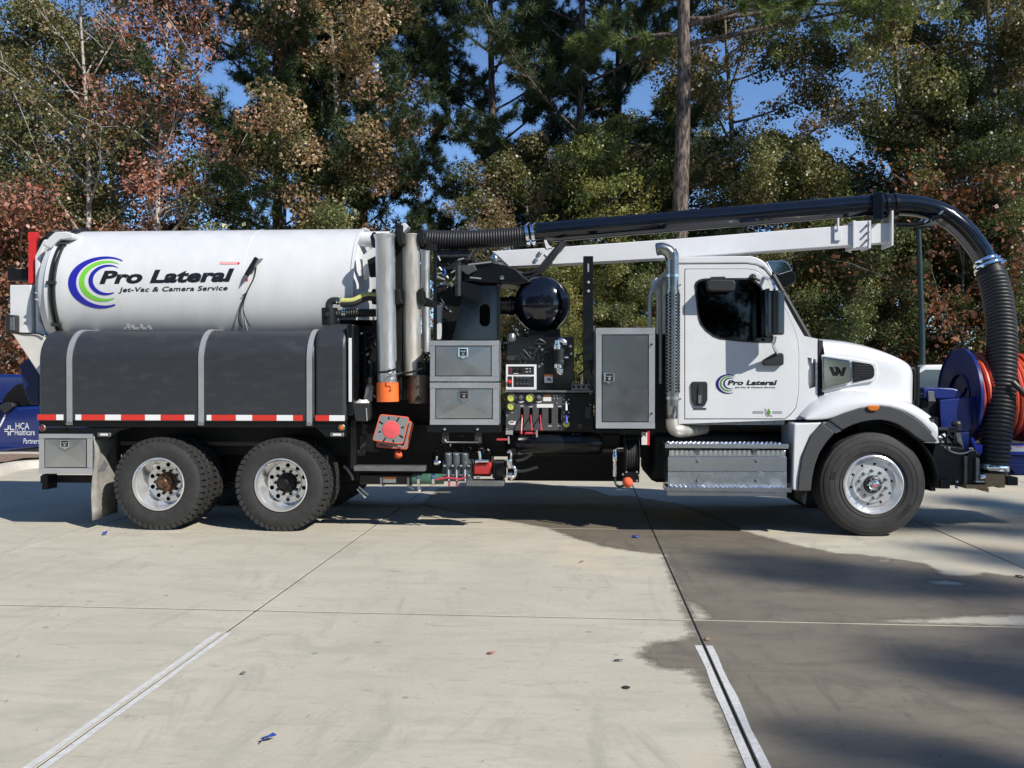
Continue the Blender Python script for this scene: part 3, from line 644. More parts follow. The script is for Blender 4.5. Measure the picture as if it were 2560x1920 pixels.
MB().pbox(1230, 1152, 1264, 1198, .18, .2).build('gear_case', 'black_plastic', T, bev=.03, seg=3)
b = MB()
for k in range(4): b.lathe([(.05, -.008), (.085, -.004), (.085, .004), (.05, .008)], P(1238 + 6*k, 1175, .18), (1, 0, 0), 18, close=True)
b.build('gear_fins', 'black_paint', T)
b = MB(); b.tube(smooth_path([P(1268, 1131, .15), P(1275, 1128, .15), P(1278, 1140, .15), P(1276, 1152, .15)]), .014, 8); b.lathe([(0, 0), (.035, 0), (.04, .05), (.032, .1), (0, .1)], P(1274, 1148, .15), (0, 0, -1), 14)
b.tube(smooth_path([P(1276, 1165, .15), P(1287, 1170, .15), P(1288, 1188, .15), P(1276, 1198, .15)]), .02, 10); b.lathe([(0, 0), (.03, 0), (.03, .06), (0, .06)], P(1268, 1188, .13), (1, 0, 0), 12); b.build('relief_valve', 'polished_alu', T)
MB().pbox(1165, 1202, 1260, 1216, .12, .2).build('bench_plate', 'steel_grey', T, bev=.01)
for a, e in (((893, 1222), (914, 1245)), ((898, 1217), (921, 1236))): MB().tube([P(*a, .3), P(*e, .3)], .012, 8).build('drain_pipe', 'galvanised', T)
for pts, m in (([(860,1165),(868,1172),(880,1190),(882,1200)], 'steel_grey'), ([(1025,1215),(1035,1222)], 'strap_grey'), ([(1047,1216),(1049,1228)], 'sticker_white'), ([(1290,1152),(1310,1148),(1330,1135)], 'hose_rubber'), ([(1265,1160),(1300,1178),(1345,1168)], 'hose_rubber'), ([(1190,1192),(1200,1192)], 'strap_grey')):
    MB().tube(smooth_path([P(a, e, .2) for a, e in pts]), .018, 8).build('pipe_end', m, T)

# ---- boom turret --------------------------------------------------------
slot = lambda x0, y0, x1, y1, n=6: [((x0+x1)/2 + (x1-x0)/2*math.cos(math.pi*k/n), y0 + (x1-x0)/2 - (x1-x0)/2*math.sin(math.pi*k/n)) for k in range(n+1)] + [((x0+x1)/2 - (x1-x0)/2*math.cos(math.pi*k/n), y1 - (x1-x0)/2 + (x1-x0)/2*math.sin(math.pi*k/n)) for k in range(n+1)]
b = MB(); b.pprism([(1163, 720), (1198, 715), (1243, 714), (1243, 850), (1130, 850)], .62, .03, [slot(1199, 760, 1225, 816)]); b.build('turret_gusset', 'navy_gloss', T, bev=.004)
MB().pbox(1166, 718, 1243, 852, .98, .3).build('turret_back', 'black_matte', T)
b = MB(); b.pprism([(1243, 714), (1250, 714), (1250, 850), (1243, 850)], .60, .5); b.build('turret_flange', 'black_paint', T)
b = MB(); b.pprism([(1153, 702), (1200, 716), (1200, 758), (1150, 735)], .56, .055); b.build('turret_ear', 'black_paint', T, bev=.004)
b = MB(); b.lathe([(0, 0), (.035, 0), (.035, .36), (0, .36)], P(1146, 740, .58), (0, 0, 1), 16); b.build('pivot_pin', 'dark_steel', T)
b = MB(); b.pprism([(1165, 662), (1188, 660), (1230, 656), (1262, 662), (1288, 672), (1312, 692), (1330, 705), (1300, 712), (1150, 706), (1150, 680)], .75, .6); b.build('knuckle', 'black_paint', T, bev=.02)
b = MB(); b.pprism([(1150, 664), (1186, 662), (1192, 676), (1168, 688), (1150, 674)], .68, .07); b.build('knuckle_block', 'trim_plastic', T, bev=.01)
c = P(1255, 694, .74); MB().lathe([(0, -.012), (.026, -.01), (.028, .02)], c, (0, 1, 0), 18).build('knuckle_pin', 'polished_alu', T)
b = MB(); b.pbox(1092, 715, 1165, 852, .95, .4); b.build('turret_base', 'black_matte', T)
b = MB(); b.pbox(1090, 762, 1104, 848, .8, .1); b.build('hydraulic_tank', 'white_paint', T)
b = MB(); b.pbox(1090, 624, 1175, 644, 1.15, .3); b.pbox(1085, 645, 1180, 668, 1.3, .2); b.build('valve_bank', 'dark_steel', T, bev=.02)
rr = random.Random(3)
for k in range(30):
    x = 1090 + rr.random()*70; y = 650 + rr.random()*50; q = [(x, y), (x + rr.uniform(5, 35), y + rr.uniform(-14, 10)), (x + rr.uniform(30, 70), y + rr.uniform(-22, 14))]
    MB().tube(smooth_path([P(min(a, 1190), e, .85 + .1*rr.random()) for a, e in q]), rr.uniform(.007, .014), 6).build('hydraulic_hose', 'hose_rubber', T)
for pts in ([(1090,685),(1105,683)], [(1090,690),(1112,700)], [(1118,712),(1126,706),(1132,712),(1128,716)], [(1140,670),(1150,666)], [(1128,682),(1138,676)], [(1175,694),(1203,697)], [(1228,655),(1170,662)], [(1098,668),(1104,676)], [(1116,690),(1122,698)], [(1132,700),(1142,690)], [(1105,708),(1116,704)], [(1095,640),(1100,652)], [(1145,650),(1160,646)]):
    MB().tube([P(a, e, .72) for a, e in pts], .010, 6).build('hydraulic_fitting', 'strap_grey', T)
MB().tube(smooth_path([P(1110, 672, .8), P(1113, 682, .8), P(1108, 690, .8)]), .012, 6).build('hydraulic_hose', 'lever_blue', T)

# ---- boom ---------------------------------------------------------------
BY = 1.05
b = MB(); b.pprism([(1228, 628), (1320, 622), (1372, 619), (1700, 596), (2133, 562), (2133, 613), (1700, 644), (1372, 662), (1272, 667), (1246, 642)], BY, .22); bo = b.build('boom_arm', 'boom_white', T, bev=.012)
b = MB(); b.pprism([(1360, 600), (1366, 600), (1372, 612), (1382, 619), (1366, 622)], BY-.01, .24); b.build('pipe_saddle', 'boom_white', bo)
MB().tube([P(1362, 634, BY-.01), P(1383, 657, BY-.01)], .006, 5).build('weld_bead', 'boom_white', bo)
for px, py, r in ((1349, 634, .026), (1340, 650, .024)): c = P(px, py, BY-.01); MB().lathe([(0, -.02), (r*.5, -.02), (r*.6, -.012), (r, -.01), (r, .02)], c, (0, 1, 0), 18).build('pin', 'polished_alu', bo)
c = P(1235, 646, BY-.03); MB().lathe([(0, -.03), (.02, -.03), (.03, -.02), (.045, -.015), (.045, .03)], c, (0, 1, 0), 20).build('pin', 'polished_alu', bo)
b = MB(); b.pprism([(2134, 553), (2178, 551), (2178, 616), (2134, 620)], BY-.03, .28); b.build('boom_collar', 'boom_white', bo, bev=.01)
for px in (2136, 2175): MB().pbox(px-2.5, 551, px+2.5, 620, BY-.042, .3).build('collar_rib', 'boom_white', bo)
for py in (563, 582, 600): c = P(2168, py, BY-.04); MB().lathe([(0, -.05), (.013, -.05), (.014, .01)], c, (0, 1, 0), 10).build('collar_bolt', 'steel_grey', bo)
b = MB(); b.pprism([(2178, 560), (2230, 556), (2230, 605), (2178, 609)], BY+.02, .18); b.build('boom_extension', 'boom_white', bo, bev=.008)
MB().pbox(2229, 526, 2234, 614, BY-.06, .34).build('end_plate', 'boom_white', bo, bev=.003)
b = MB(); b.pbox(2086, 573, 2104, 601, BY-.03, .02); b.build('bracket_plate', 'boom_white', bo, bev=.004); MB().tube([P(2095, 575, BY-.04), P(2095, 545, BY-.04)], .014, 8).build('bracket_rod', 'boom_white', bo)
b = MB(); q = smooth_path([P(1412, 606, BY-.05), P(1392, 625, BY-.06), P(1368, 655, BY-.06), P(1345, 678, BY-.05), P(1318, 690, BY-.02), P(1270, 676, BY-.05), P(1240, 660, BY-.08), P(1190, 662, BY-.1)]); b.tube(q, .042, 10); b.build('boom_hose', 'hose_rubber', T)
for dy in (-6, 7): MB().tube(smooth_path([P(1405, 608+dy, BY-.08), P(1375, 650+dy, BY-.09), P(1335, 684+dy, BY-.08), P(1290, 690+dy*.4, BY-.05)]), .018, 8).build('boom_hose', 'hose_rubber', T)
PYY = 1.16; rp = 26/scl(1700, PYY)
b = MB(); b.lathe([(0, 0), (rp, 0), (rp, .02), (rp*.98, .03), (rp, .04), (rp, (P(2192, 512, PYY)-P(1338, 583, PYY)).length), (0, (P(2192, 512, PYY)-P(1338, 583, PYY)).length)], P(1338, 583, PYY), P(2192, 512, PYY)-P(1338, 583, PYY), 36); pipe = b.build('boom_pipe', 'navy_gloss', T, ang=30)
b = MB(); ribbed(b, [P(1050, 598, PYY), P(1130, 600, PYY), P(1220, 597, PYY), P(1318, 589, PYY)], 23/scl(1200, PYY), .033, .007, 24); b.build('suction_hose', 'hose_rubber', T)
dd = (P(1338, 583, PYY)-P(1300, 590, PYY)).normalized()
for px, py in ((1318, 589), (1332, 588)): c = P(px, py, PYY); MB().lathe([(rp*.97, -.02), (rp*1.06, -.02), (rp*1.08, 0), (rp*1.06, .02), (rp*.97, .02)], c, dd, 36, close=True).build('pipe_clamp', 'chrome', T)
for px, py in ((1318, 562), (1333, 563), (1330, 590)): MB().tube([P(px-3, py, PYY-.12), P(px+5, py-6, PYY-.12)], .01, 6).build('clamp_bolt', 'polished_alu', T)
MB().pbox(2184, 480, 2208, 548, PYY-.17, .34).build('pipe_flange', 'navy_gloss', T, bev=.006)
for px in (2213, 2236):
    c = P(px, 514, PYY); MB().lathe([(rp*.9, -.02), (rp*1.16, -.02), (rp*1.16, .02), (rp*.9, .02)], c, (1, 0, .03), 36, close=True).build('pipe_flange', 'black_paint', T)
    for k in range(10):
        a = math.pi + math.pi*k/9 - math.pi/2; pp = c + Vector((.03, -rp*1.12*math.cos(a), rp*1.12*math.sin(a))); MB().tube([pp - Vector((.03, 0, 0)), pp + Vector((.012, 0, 0))], .010, 6).build('flange_bolt', 'steel_grey', T)
el = smooth_path([P(2196, 513, PYY), P(2248, 512, PYY), P(2300, 517, PYY), P(2355, 535, PYY-.02), P(2405, 572, PYY-.04), P(2443, 618, PYY-.05), P(2462, 652, PYY-.05)], 8)
b = MB(); b.tube(el, rp*1.0, 32); b.build('boom_elbow', 'navy_gloss', T)
c = el[26]; MB().lathe([(rp*.95, -.03), (rp*1.04, -.03), (rp*1.05, .03), (rp*.95, .03)], c, el[27]-el[25], 32, close=True).build('elbow_band', 'black_paint', T)
b = MB(); b.tube(smooth_path([P(2238, 562, BY), P(2290, 562, BY-.02), P(2320, 553, BY-.03), P(2350, 540, BY-.05)]), .03, 10); b.build('elbow_stay', 'black_paint', T)
for px, py in ((2315, 553), (2330, 549), (2340, 546), (2352, 532)): MB().tube([P(px-5, py+4, PYY-.16), P(px+5, py-5, PYY-.16)], .014, 6).build('stay_bolt', 'polished_alu', T)
hd = smooth_path([P(2462, 652, 1.1), P(2476, 680, 1.05), P(2492, 735, .95), P(2503, 820, .8), P(2504, 920, .65), P(2497, 1030, .55), P(2488, 1110, .5), P(2482, 1172, .5)], 8)
b = MB(); ribbed(b, [hd[i] for i in range(10, len(hd), 6)] + [hd[-1]], .158, .046, .009, 32); b.build('hanging_hose', 'hose_rubber', T)
b = MB(); b.tube(hd[:12], [rp*1.02]*5 + [.14, .15, .155, .155, .155, .155, .155], 32); b.build('hose_cuff', 'black_matte', T)
for (i, tilt) in ((1, .0), (5, .1)):
    c = hd[i]; d = (hd[i+1]-hd[i]).normalized() + Vector((tilt*.3, 0, 0)); r = rp*1.05 if i == 1 else .158
    MB().lathe([(r-.004, -.02), (r+.012, -.022), (r+.016, 0), (r+.012, .022), (r-.004, .02)], c, d, 36, close=True).build('pipe_clamp', 'chrome', T)
    MB().tube([c + Vector((r*.4, -r*.98, .02)), c + Vector((r*.95, -r*.6, .06))], .014, 8).build('clamp_bolt', 'polished_alu', T)
c = hd[-1] + Vector((0, 0, .02)); MB().lathe([(.15, -.03), (.172, -.03), (.178, 0), (.172, .03), (.15, .03)], c, (.10, 0, 1), 36, close=True).build('pipe_clamp', 'chrome', T)
MB().lathe([(0, 0), (.155, 0), (.155, .06), (0, .06)], hd[-1] - Vector((0, 0, .07)), (0, 0, 1), 32).build('hose_foot', 'black_paint', T)

# ---- silencer and control cabinet ---------------------------------------
sc0 = P(1355, 761, .95); rs = 71/scl(1355, .85)
b = MB(); pr = [(0, -.27)]
for k in range(1, 13):
    a = math.pi/2*k/12; pr.append((rs*math.sin(a), -.05 - .22*math.cos(a)))
pr += [(rs, .5), (rs*.9, .62), (0, .68)]
b.lathe(pr, sc0, (0, 1, 0), 64); b.build('silencer', 'navy_gloss', T, ang=60)
MB().pbox(1322, 822, 1400, 845, .85, .4).build('silencer_base', 'black_paint', T, bev=.01)
b = MB(); c = P(1256, 765, 1.0); b.lathe([(0, 0), (.11, 0), (.11, .08), (.125, .085), (.125, .11), (.11, .115), (.125, .12), (.125, .145), (.11, .15), (.11, .3)], c, (1, 0, 0), 24); b.build('silencer_inlet', 'black_paint', T)
MB().pbox(1267, 842, 1435, 976, .5, .7).build('engine_cabinet', 'black_paint', T, bev=.008)
MB().pbox(1340, 862, 1384, 976, .455, .06).build('cabinet_cover', 'black_paint', T, bev=.01)
for px, py in ((1348, 866), (1355, 874), (1355, 910), (1348, 916), (1426, 866), (1428, 885)): c = P(px, py, .45); MB().lathe([(0, -.016), (.016, -.012), (.018, .03)], c, (0, 1, 0), 12).build('bolt', 'steel_grey', T)
MB().pbox(1268, 889, 1336, 900, .46, .05).build('cabinet_rail', 'dark_steel', T)
c = P(1279, 850, .42); MB().lathe([(0, -.03), (.03, -.026), (.045, -.01), (.05, .02), (.05, .06)], c, (0, .35, .9), 20).build('beacon', 'steel_grey', T)
b = MB(); b.tube(smooth_path([P(1394, 872, .36), P(1394, 858, .36), P(1402, 850, .36), P(1412, 856, .36), P(1412, 862, .36)]), .03, 12); b.lathe([(0, 0), (.042, 0), (.042, .04), (0, .04)], P(1385, 866, .36), (1, 0, 0), 14); b.lathe([(0, 0), (.05, 0), (.05, .05), (.035, .06), (.035, .1)], P(1394, 873, .36), (0, 0, 1), 16); b.build('water_valve', 'polished_alu', T)
b = MB(); b.lathe([(0, 0), (.05, .005), (.055, .05), (.04, .07), (.045, .2), (0, .21)], P(1401, 916, .36), (0, 0, 1), 16); b.build('valve_body', 'dark_steel', T)
b = MB(); b.lathe([(0, 0), (.055, 0), (.055, .045), (0, .045)], P(1397, 920, .36), (0, 0, 1), 16); b.tube(smooth_path([P(1397, 918, .36), P(1397, 928, .36), P(1403, 934, .36), P(1404, 922, .36)]), .026, 10); b.tube([P(1412, 893, .34), P(1421, 893, .34)], .014, 8); b.build('water_valve', 'polished_alu', T)
o = MB().pbox(1361, 936, 1382, 957, .452, .006).build('sticker', 'sticker_white', T); MB().pbox(1361, 936, 1382, 941, .449, .002).build('sticker_head', 'sticker_orange', o)
MB().pprism([(1366, 952), (1370, 945), (1375, 946), (1378, 953), (1374, 952), (1371, 949)], .449, .002).build('sticker_mark', 'decal_black', o)
# switch panel
cp = MB().pprism([(1265, 911), (1341, 911), (1341, 974), (1265, 974)], .38, .07, [[(1270, 916), (1335, 916), (1335, 937), (1270, 937)], [(1283, 941), (1335, 941), (1335, 968), (1283, 968)], [(1268.5, 941), (1280, 941), (1280, 968), (1268.5, 968)]]).build('switch_panel', 'tape_white', T, bev=.002)
MB().pbox(1267, 913, 1339, 972, .39, .05).build('panel_face', 'black_plastic', cp)
c = P(1274, 954, .38); MB().lathe([(0, -.03), (.022, -.026), (.024, -.01), (.014, -.005), (.014, .02)], c, (0, 1, 0), 16).build('stop_button', 'red_paint', cp)
for k in range(4):
    for j in range(2):
        c = P(1294 + 8.6*k, 948 + 13*j, .385); MB().tube([c, c + Vector((0, -.02, .012))], .006, 6).build('toggle', 'polished_alu', cp)
for px, r in ((1289, .018), (1302, .024)): c = P(px, 925, .385); MB().lathe([(0, -.016), (r*.7, -.014), (r, .008)], c, (0, 1, 0), 14).build('knob', 'black_matte', cp)
for px, py in ((1277, 921), (1277, 926), (1277, 931), (1325, 922), (1325, 929)): c = P(px, py, .387); MB().lathe([(0, -.006), (.006, -.005), (.007, .006)], c, (0, 1, 0), 8).build('indicator', 'tape_white' if px > 1300 else 'decal_red', cp)
for x0, y0, x1 in ((1284, 933, 1296), (1314, 921, 1320), (1314, 929, 1320), (1290, 941.5, 1328)): MB().pbox(x0, y0, x1, y0+1.4, .388, .002).build('legend', 'sticker_white', cp)
b = MB(); b.pbox(1429, 961, 1476, 976, .32, .12); mf = b.build('manifold', 'steel_grey', T, bev=.004)
for k in range(4): c = P(1434 + 12.6*k, 967, .318); MB().lathe([(0, .002), (.013, .0), (.017, -.004), (.018, .02)], c, (0, 1, 0), 14).build('manifold_port', 'black_matte', mf); c = P(1433 + 12.8*k, 961, .36); MB().lathe([(0, .04), (.012, .036), (.012, 0)], c, (0, 0, 1), 8).build('manifold_nipple', 'steel_grey', mf)
MB().pbox(1262, 976, 1482, 981, .3, .5).build('panel_rail', 'steel_grey', T, bev=.003)
# lever panel
lp = MB().pprism([(1265, 984), (1413, 984), (1413, 1076), (1265, 1076)], .34, .02, [slot(x-4.2, 1019, x+4.2, 1060) for x in (1305, 1327.5, 1351, 1375, 1399)]).build('lever_panel', 'panel_grey', T)
MB().pbox(1263, 982, 1484, 1078, .40, .3).build('panel_box', 'black_matte', T)
MB().pbox(1413.5, 984, 1482, 1077, .342, .05).build('side_panel', 'black_matte', T)
def gauge(px, py, rpx):
    c = P(px, py, .34); r = rpx/scl(px, .34); o = MB().lathe([(r*1.38, .01), (r*1.38, -.025), (r*1.05, -.03), (r*1.05, -.02)], c, (0, 1, 0), 24).build('gauge', 'black_plastic', lp)
    MB().lathe([(0, -.021), (r*1.05, -.021), (r*1.05, .0)], c, (0, 1, 0), 24).build('dial', 'gauge_yellow', lp)
    MB().tube([c + Vector((0, -.023, 0)), c + Vector((-r*.3, -.023, r*.55))], .0025, 4).build('needle', 'decal_black', lp)
for g in ((1278, 995, 8.2), (1325, 995, 9), (1278, 1016, 8.2)): gauge(*g)
c = P(1416, 1060, .335); MB().lathe([(0, -.012), (.03, -.012), (.038, -.006), (.038, .01)], c, (0, 1, 0), 20).build('gauge', 'gauge_yellow', lp)
for px in (1302.5, 1347):
    c = P(px, 993, .34); MB().lathe([(0, -.05), (.022, -.046), (.026, -.03), (.026, .0)], c, (0, 1, 0), 16).build('knob', 'steel_grey', lp)
    MB().tube(smooth_path([P(px-7, 1003.5, .335), P(px, 1006, .335), P(px+7, 1003.5, .335)]), .006, 6).build('knob_scale', 'tape_white', lp)
for (x0, y0, x1, y1, m) in ((1360, 987, 1376, 991, 'sticker_orange'), (1358, 993, 1378, 1003, 'sticker_white'), (1342, 1010, 1383, 1019, 'sticker_white')): MB().pbox(x0, y0, x1, y1, .336, .004).build('plaque', m, lp)
for px, py in ((1305, 1015), (1327, 1017), (1399, 1016), (1278, 1031), (1375, 1065), (1399, 1065)): MB().pbox(px-4.5, py-.8, px+4.5, py+.8, .337, .003).build('legend', 'sticker_white', lp)
for px, py in ((1385, 989), (1392, 989), (1385, 997), (1393, 997), (1392, 1008), (1267, 1040), (1267, 1072), (1310, 1072), (1397, 1072), (1476, 1012), (1476, 984)): c = P(px, py, .337); MB().lathe([(0, -.008), (.008, -.006), (.009, .01)], c, (0, 1, 0), 8).build('screw', 'strap_grey', lp)
for k, px in enumerate((1305, 1327.5, 1351)):
    e = ((1303, 1082), (1329, 1073), (1353, 1073))[k]
    b = MB(); b.tube([P(px, 1036, .38), P(px, 1046, .28), P(*e, .2)], .0085, 8); b.lathe([(0, .02), (.016, .012), (.018, 0), (.014, -.014), (0, -.018)], P(*e, .2), (0, 0, 1), 10); b.build('lever', 'lever_red', lp)
for py in (1004, 1036):
    c = P(1416, py, .34)
    for dx in (-.026, .026):
        for dz in (-.024, .024): MB().lathe([(0, -.012), (.010, -.01), (.011, .01)], c + Vector((dx, 0, dz)), (0, 1, 0), 8).build('screw', 'strap_grey', lp)
MB().tube([P(1416, 1003, .32), P(1416, 1026, .28)], .011, 8).build('lever', 'tape_white', lp); MB().tube([P(1416, 1037, .32), P(1416.5, 1059, .26)], .014, 8).build('lever', 'lever_blue', lp)
c = P(1450, 1065, .34); MB().lathe([(.012, .0), (.014, -.012), (.022, -.012), (.024, 0)], c, (0, 1, 0), 16, close=True).build('port_ring', 'bronze_dark', lp)
b = MB(); b.pbox(1464, 1018, 1478, 1046, .31, .03)
for k in range(3): b.pbox(1468, 1024+8*k, 1478, 1029+8*k, .295, .02)
b.build('cable_block', 'dark_steel', lp)
ov = [(1279.5 + 8.5*math.cos(2*math.pi*k/20), 1057 + 5.2*math.sin(2*math.pi*k/20)) for k in range(20)]; iv = [(1279.5 + 6.2*math.cos(2*math.pi*k/20), 1056.6 + 3.0*math.sin(2*math.pi*k/20)) for k in range(20)]
em = MB().pprism(ov, .336, .003, [iv]).build('emblem', 'sticker_white', lp); MB().pprism([(1284, 1056), (1290, 1051), (1289, 1057), (1288, 1062), (1283, 1062), (1274, 1056), (1282, 1058)], .3355, .003).build('emblem_tail', 'sticker_white', lp)
for (x0, x1, py) in ((1242, 1272, 1099), (1311, 1342, 1083)):
    MB().tube([P(x0, py, .3), P(x1, py, .3)], .013, 8).build('tap_handle', 'lever_red', T); MB().tube([P(x1, py-8, .3), P(x1+.5, py+10, .3)], .014, 8).build('tap_stem', 'polished_alu', T)
MB().pbox(1264, 1076.5, 1282, 1087, .31, .03).build('tap_plate', 'strap_grey', T, bev=.003)
# post
o = MB().pbox(1458, 640, 1483, 985, .48, .12).build('mast_post', 'black_paint', T, bev=.006)
MB().pbox(1468.5, 659, 1472.5, 680, .474, .01).build('post_slot', 'strap_grey', o, bev=.003)
for py in (706, 728): c = P(1471, py, .475); MB().lathe([(0, -.02), (.016, -.016), (.018, .012)], c, (0, 1, 0), 12).build('post_bolt', 'strap_grey', o)
MB().pbox(1484, 815, 1487, 985, .5, .05).build('post_trim', 'steel_grey', T)
# plumbing and wiring that fills the bay
rr = random.Random(21)
for k in range(46):
    bx, by, bw, bh, Yb = ((1268, 1084, 210, 50, .40), (1092, 1084, 160, 50, .50), (1300, 848, 120, 60, .44), (1080, 700, 60, 150, .86), (1440, 880, 40, 80, .42), (900, 820, 36, 170, .44))[k % 6]
    x = bx + rr.random()*bw; y = by + rr.random()*bh; q = [(x, y)]
    for s in range(3): q.append((min(max(q[-1][0] + rr.uniform(-30, 30), bx), bx+bw), min(max(q[-1][1] + rr.uniform(-16, 22), by), by+bh)))
    MB().tube(smooth_path([P(a, e, Yb + rr.uniform(-.04, .02)) for a, e in q]), rr.uniform(.006, .013), 6).build('hose_run', rr.choice(['hose_rubber', 'hose_rubber', 'black_plastic', 'dark_steel']), T)
    if k % 2:
        c = P(*q[-1], Yb-.04); MB().lathe([(0, -.02), (.010, -.02), (.014, -.008), (.014, .008), (.010, .02)], c, (rr.uniform(-1, 1), .2, rr.uniform(-1, 1)), 8).build('hose_fitting', rr.choice(['strap_grey', 'polished_alu', 'bronze_dark']), T)
# wash-down reel below the tall box
hr = MB().pbox(1548, 1075, 1604, 1086, .2, .3).build('reel_bracket', 'black_matte', T)
c = P(1578, 1142, .42)
for dx in (-.075, .075): MB().lathe([(0, -.004), (.245, -.004), (.25, 0), (.245, .004), (0, .004)], c + Vector((dx, 0, 0)), (1, 0, 0), 32).build('reel_flange', 'dark_steel', hr)
b = MB()
for k in range(6): b.lathe([(.19, -.012), (.205, -.012), (.213, 0), (.205, .012), (.19, .012)], c + Vector((-.06 + .024*k, 0, 0)), (1, 0, 0), 28, close=True)
b.build('reel_hose', 'hose_rubber', hr)
MB().pbox(1557, 1180, 1598, 1206, .18, .08).build('hose_guide', 'black_paint', T, bev=.006)
for px, py in ((1566, 1180), (1592, 1180), (1557, 1186), (1597, 1188), (1592, 1202)): cc = P(px, py, .17); MB().lathe([(0, -.01), (.01, -.008), (.011, .01)], cc, (0, 1, 0), 8).build('bolt', 'strap_grey', T)
MB().lathe([(0, .06), (.03, .052), (.052, .03), (.06, 0), (.052, -.03), (.03, -.052), (0, -.06)], P(1569, 1206, .14), (0, 0, 1), 20).build('hose_stop', 'orange_fabric', T)
b = MB(); b.tube(smooth_path([P(1558, 1120, .22), P(1545, 1121, .22), P(1537, 1126, .22)]), .009, 6); b.lathe([(0, 0), (.022, .0), (.024, .05), (.03, .06), (.03, .12), (.02, .14), (.026, .2), (.024, .3), (0, .3)], P(1537, 1124, .2), (0, 0, -1), 14); b.build('spray_gun', 'polished_alu', T)
MB().tube(smooth_path([P(1537, 1186, .2), P(1538, 1205, .2), P(1546, 1216, .18), P(1560, 1214, .15)]), .014, 8).build('spray_hose', 'hose_rubber', T)
o = MB().pbox(1604, 1080, 1618, 1112, .3, .01).build('warning_plate', 'sticker_white', T); MB().pbox(1618, 1078, 1624, 1113, .3, .012).build('plate_edge', 'red_paint', o); MB().pprism([(1607, 1086), (1614, 1084), (1615, 1092), (1612, 1088)], .297, .002).build('plate_mark', 'decal_black', o)
# ================================================================== steps, stack, cab, hood and front end
ft = MB().pbox(1672, 1124, 1966, 1240, .06, .6).build('fuel_tank_cover', 'tread_alu', T, bev=.02, seg=3)
MB().pprism([(1670, 1142), (1967, 1142), (1967, 1178), (1670, 1178)], .03, .03).build('cover_band', 'brushed_alu', ft, bev=.004)
MB().pprism([(1670, 1179), (1967, 1179), (1967, 1219), (1670, 1219)], .04, .02).build('cover_band', 'tread_alu', ft, bev=.004)
for y0, y1, x0, x1, Y in ((1109.5, 1121, 1663, 1972, -.03), (1218.5, 1229.5, 1667, 1979, -.05)):
    st = MB().pbox(x0, y0, x1, y1, Y, .30).build('step', 'brushed_alu', ft, bev=.004)
    b = MB(); n = 25
    for k in range(n):
        for j in range(3):
            c = P(x0 + 12 + (x1-x0-24)*(k + .5*(j % 2))/n, y0, Y); c = Vector((c.x, Y + .03 + .085*j, P((x0+x1)/2, y0, Y).z + .004)); b.lathe([(.011, .008), (.017, .006), (.021, -.004)], c, (0, 0, 1), 8)
    b.build('tread_studs', 'polished_alu', st); st_k = st
b = MB()
for k in range(24):
    c = P(1680 + 12*k, 1131, .05); b.pbox(1678 + 12*k, 1126, 1684 + 12*k, 1138, .05, .02)
b.build('tread_ribs', 'polished_alu', ft)
MB().pbox(1668, 1231, 1967, 1240, .0, .05).build('lower_rail', 'brushed_alu', ft)
for px in (1744, 1891):
    for py in (1153, 1202): c = P(px, py, .025); MB().lathe([(0, -.02), (.012, -.018), (.018, -.008), (.019, .02)], c, (0, 1, 0), 12).build('bolt', 'steel_grey', ft)
for x0 in (1737, 1880): MB().pprism([(x0, 1122), (x0+14, 1122), (x0+9, 1138), (x0+5, 1138)], -.0, .06).build('step_bracket', 'steel_grey', ft)
# exhaust stack
sx = P(1681, 850, .2); r = 15.5/scl(1681, .2); zb = P(1681, 1052, .2).z; zt = P(1681, 668, .2).z
b = MB(); tip = smooth_path([Vector((sx.x, .2, zb)), Vector((sx.x, .2, zt)), P(1680, 648, .2), P(1672, 630, .2), P(1655, 622, .2), P(1641, 624, .2)], 10)
b.tube(tip, r, 28, caps=False); ex = b.build('exhaust_stack', 'stack_chrome', T); ex.modifiers.new('s', 'SOLIDIFY').thickness = .006
MB().lathe([(0, 0), (r*.94, 0)], tip[-2], tip[-1]-tip[-2], 24).build('stack_mouth', 'black_matte', ex)
b = MB(); zz0 = P(1681, 985, .2).z; zz1 = P(1681, 724, .2).z
b.lathe([(r*1.08, 0), (r*1.14, 0), (r*1.14, zz1-zz0), (r*1.08, zz1-zz0)], (sx.x, .2, zz0), (0, 0, 1), 36, close=True); b.build('heat_guard', 'stack_chrome', ex)
b = MB(); n = 30
for k in range(n):
    for j, a in enumerate((-2.5, -2.05, -1.1, -.68, -.25)):
        z = zz0 + .03 + (zz1-zz0-.06)*(k + .5*(j % 2))/n; e = Vector((math.cos(a), math.sin(a), 0)); t = Vector((-e.y, e.x, 0))
        b.obox(Vector((sx.x, .2, z)) + e*r*1.15, t*.013, Vector((0, 0, .0115)), e*.005)
tag(b.build('guard_perforation', 'black_matte', ex), kind='stuff')
for py in (690, 995): MB().lathe([(r, -.015), (r*1.1, -.015), (r*1.1, .015), (r, .015)], (sx.x, .2, P(1681, py, .2).z), (0, 0, 1), 28, close=True).build('stack_clamp', 'polished_alu', ex)
b = MB(); b.tube(smooth_path([Vector((sx.x, .2, zb+.02)), P(1683, 1068, .2), P(1695, 1077, .22), P(1720, 1076, .35), P(1760, 1070, .6)]), r*1.05, 24); b.build('stack_elbow', 'galvanised_worn', T)
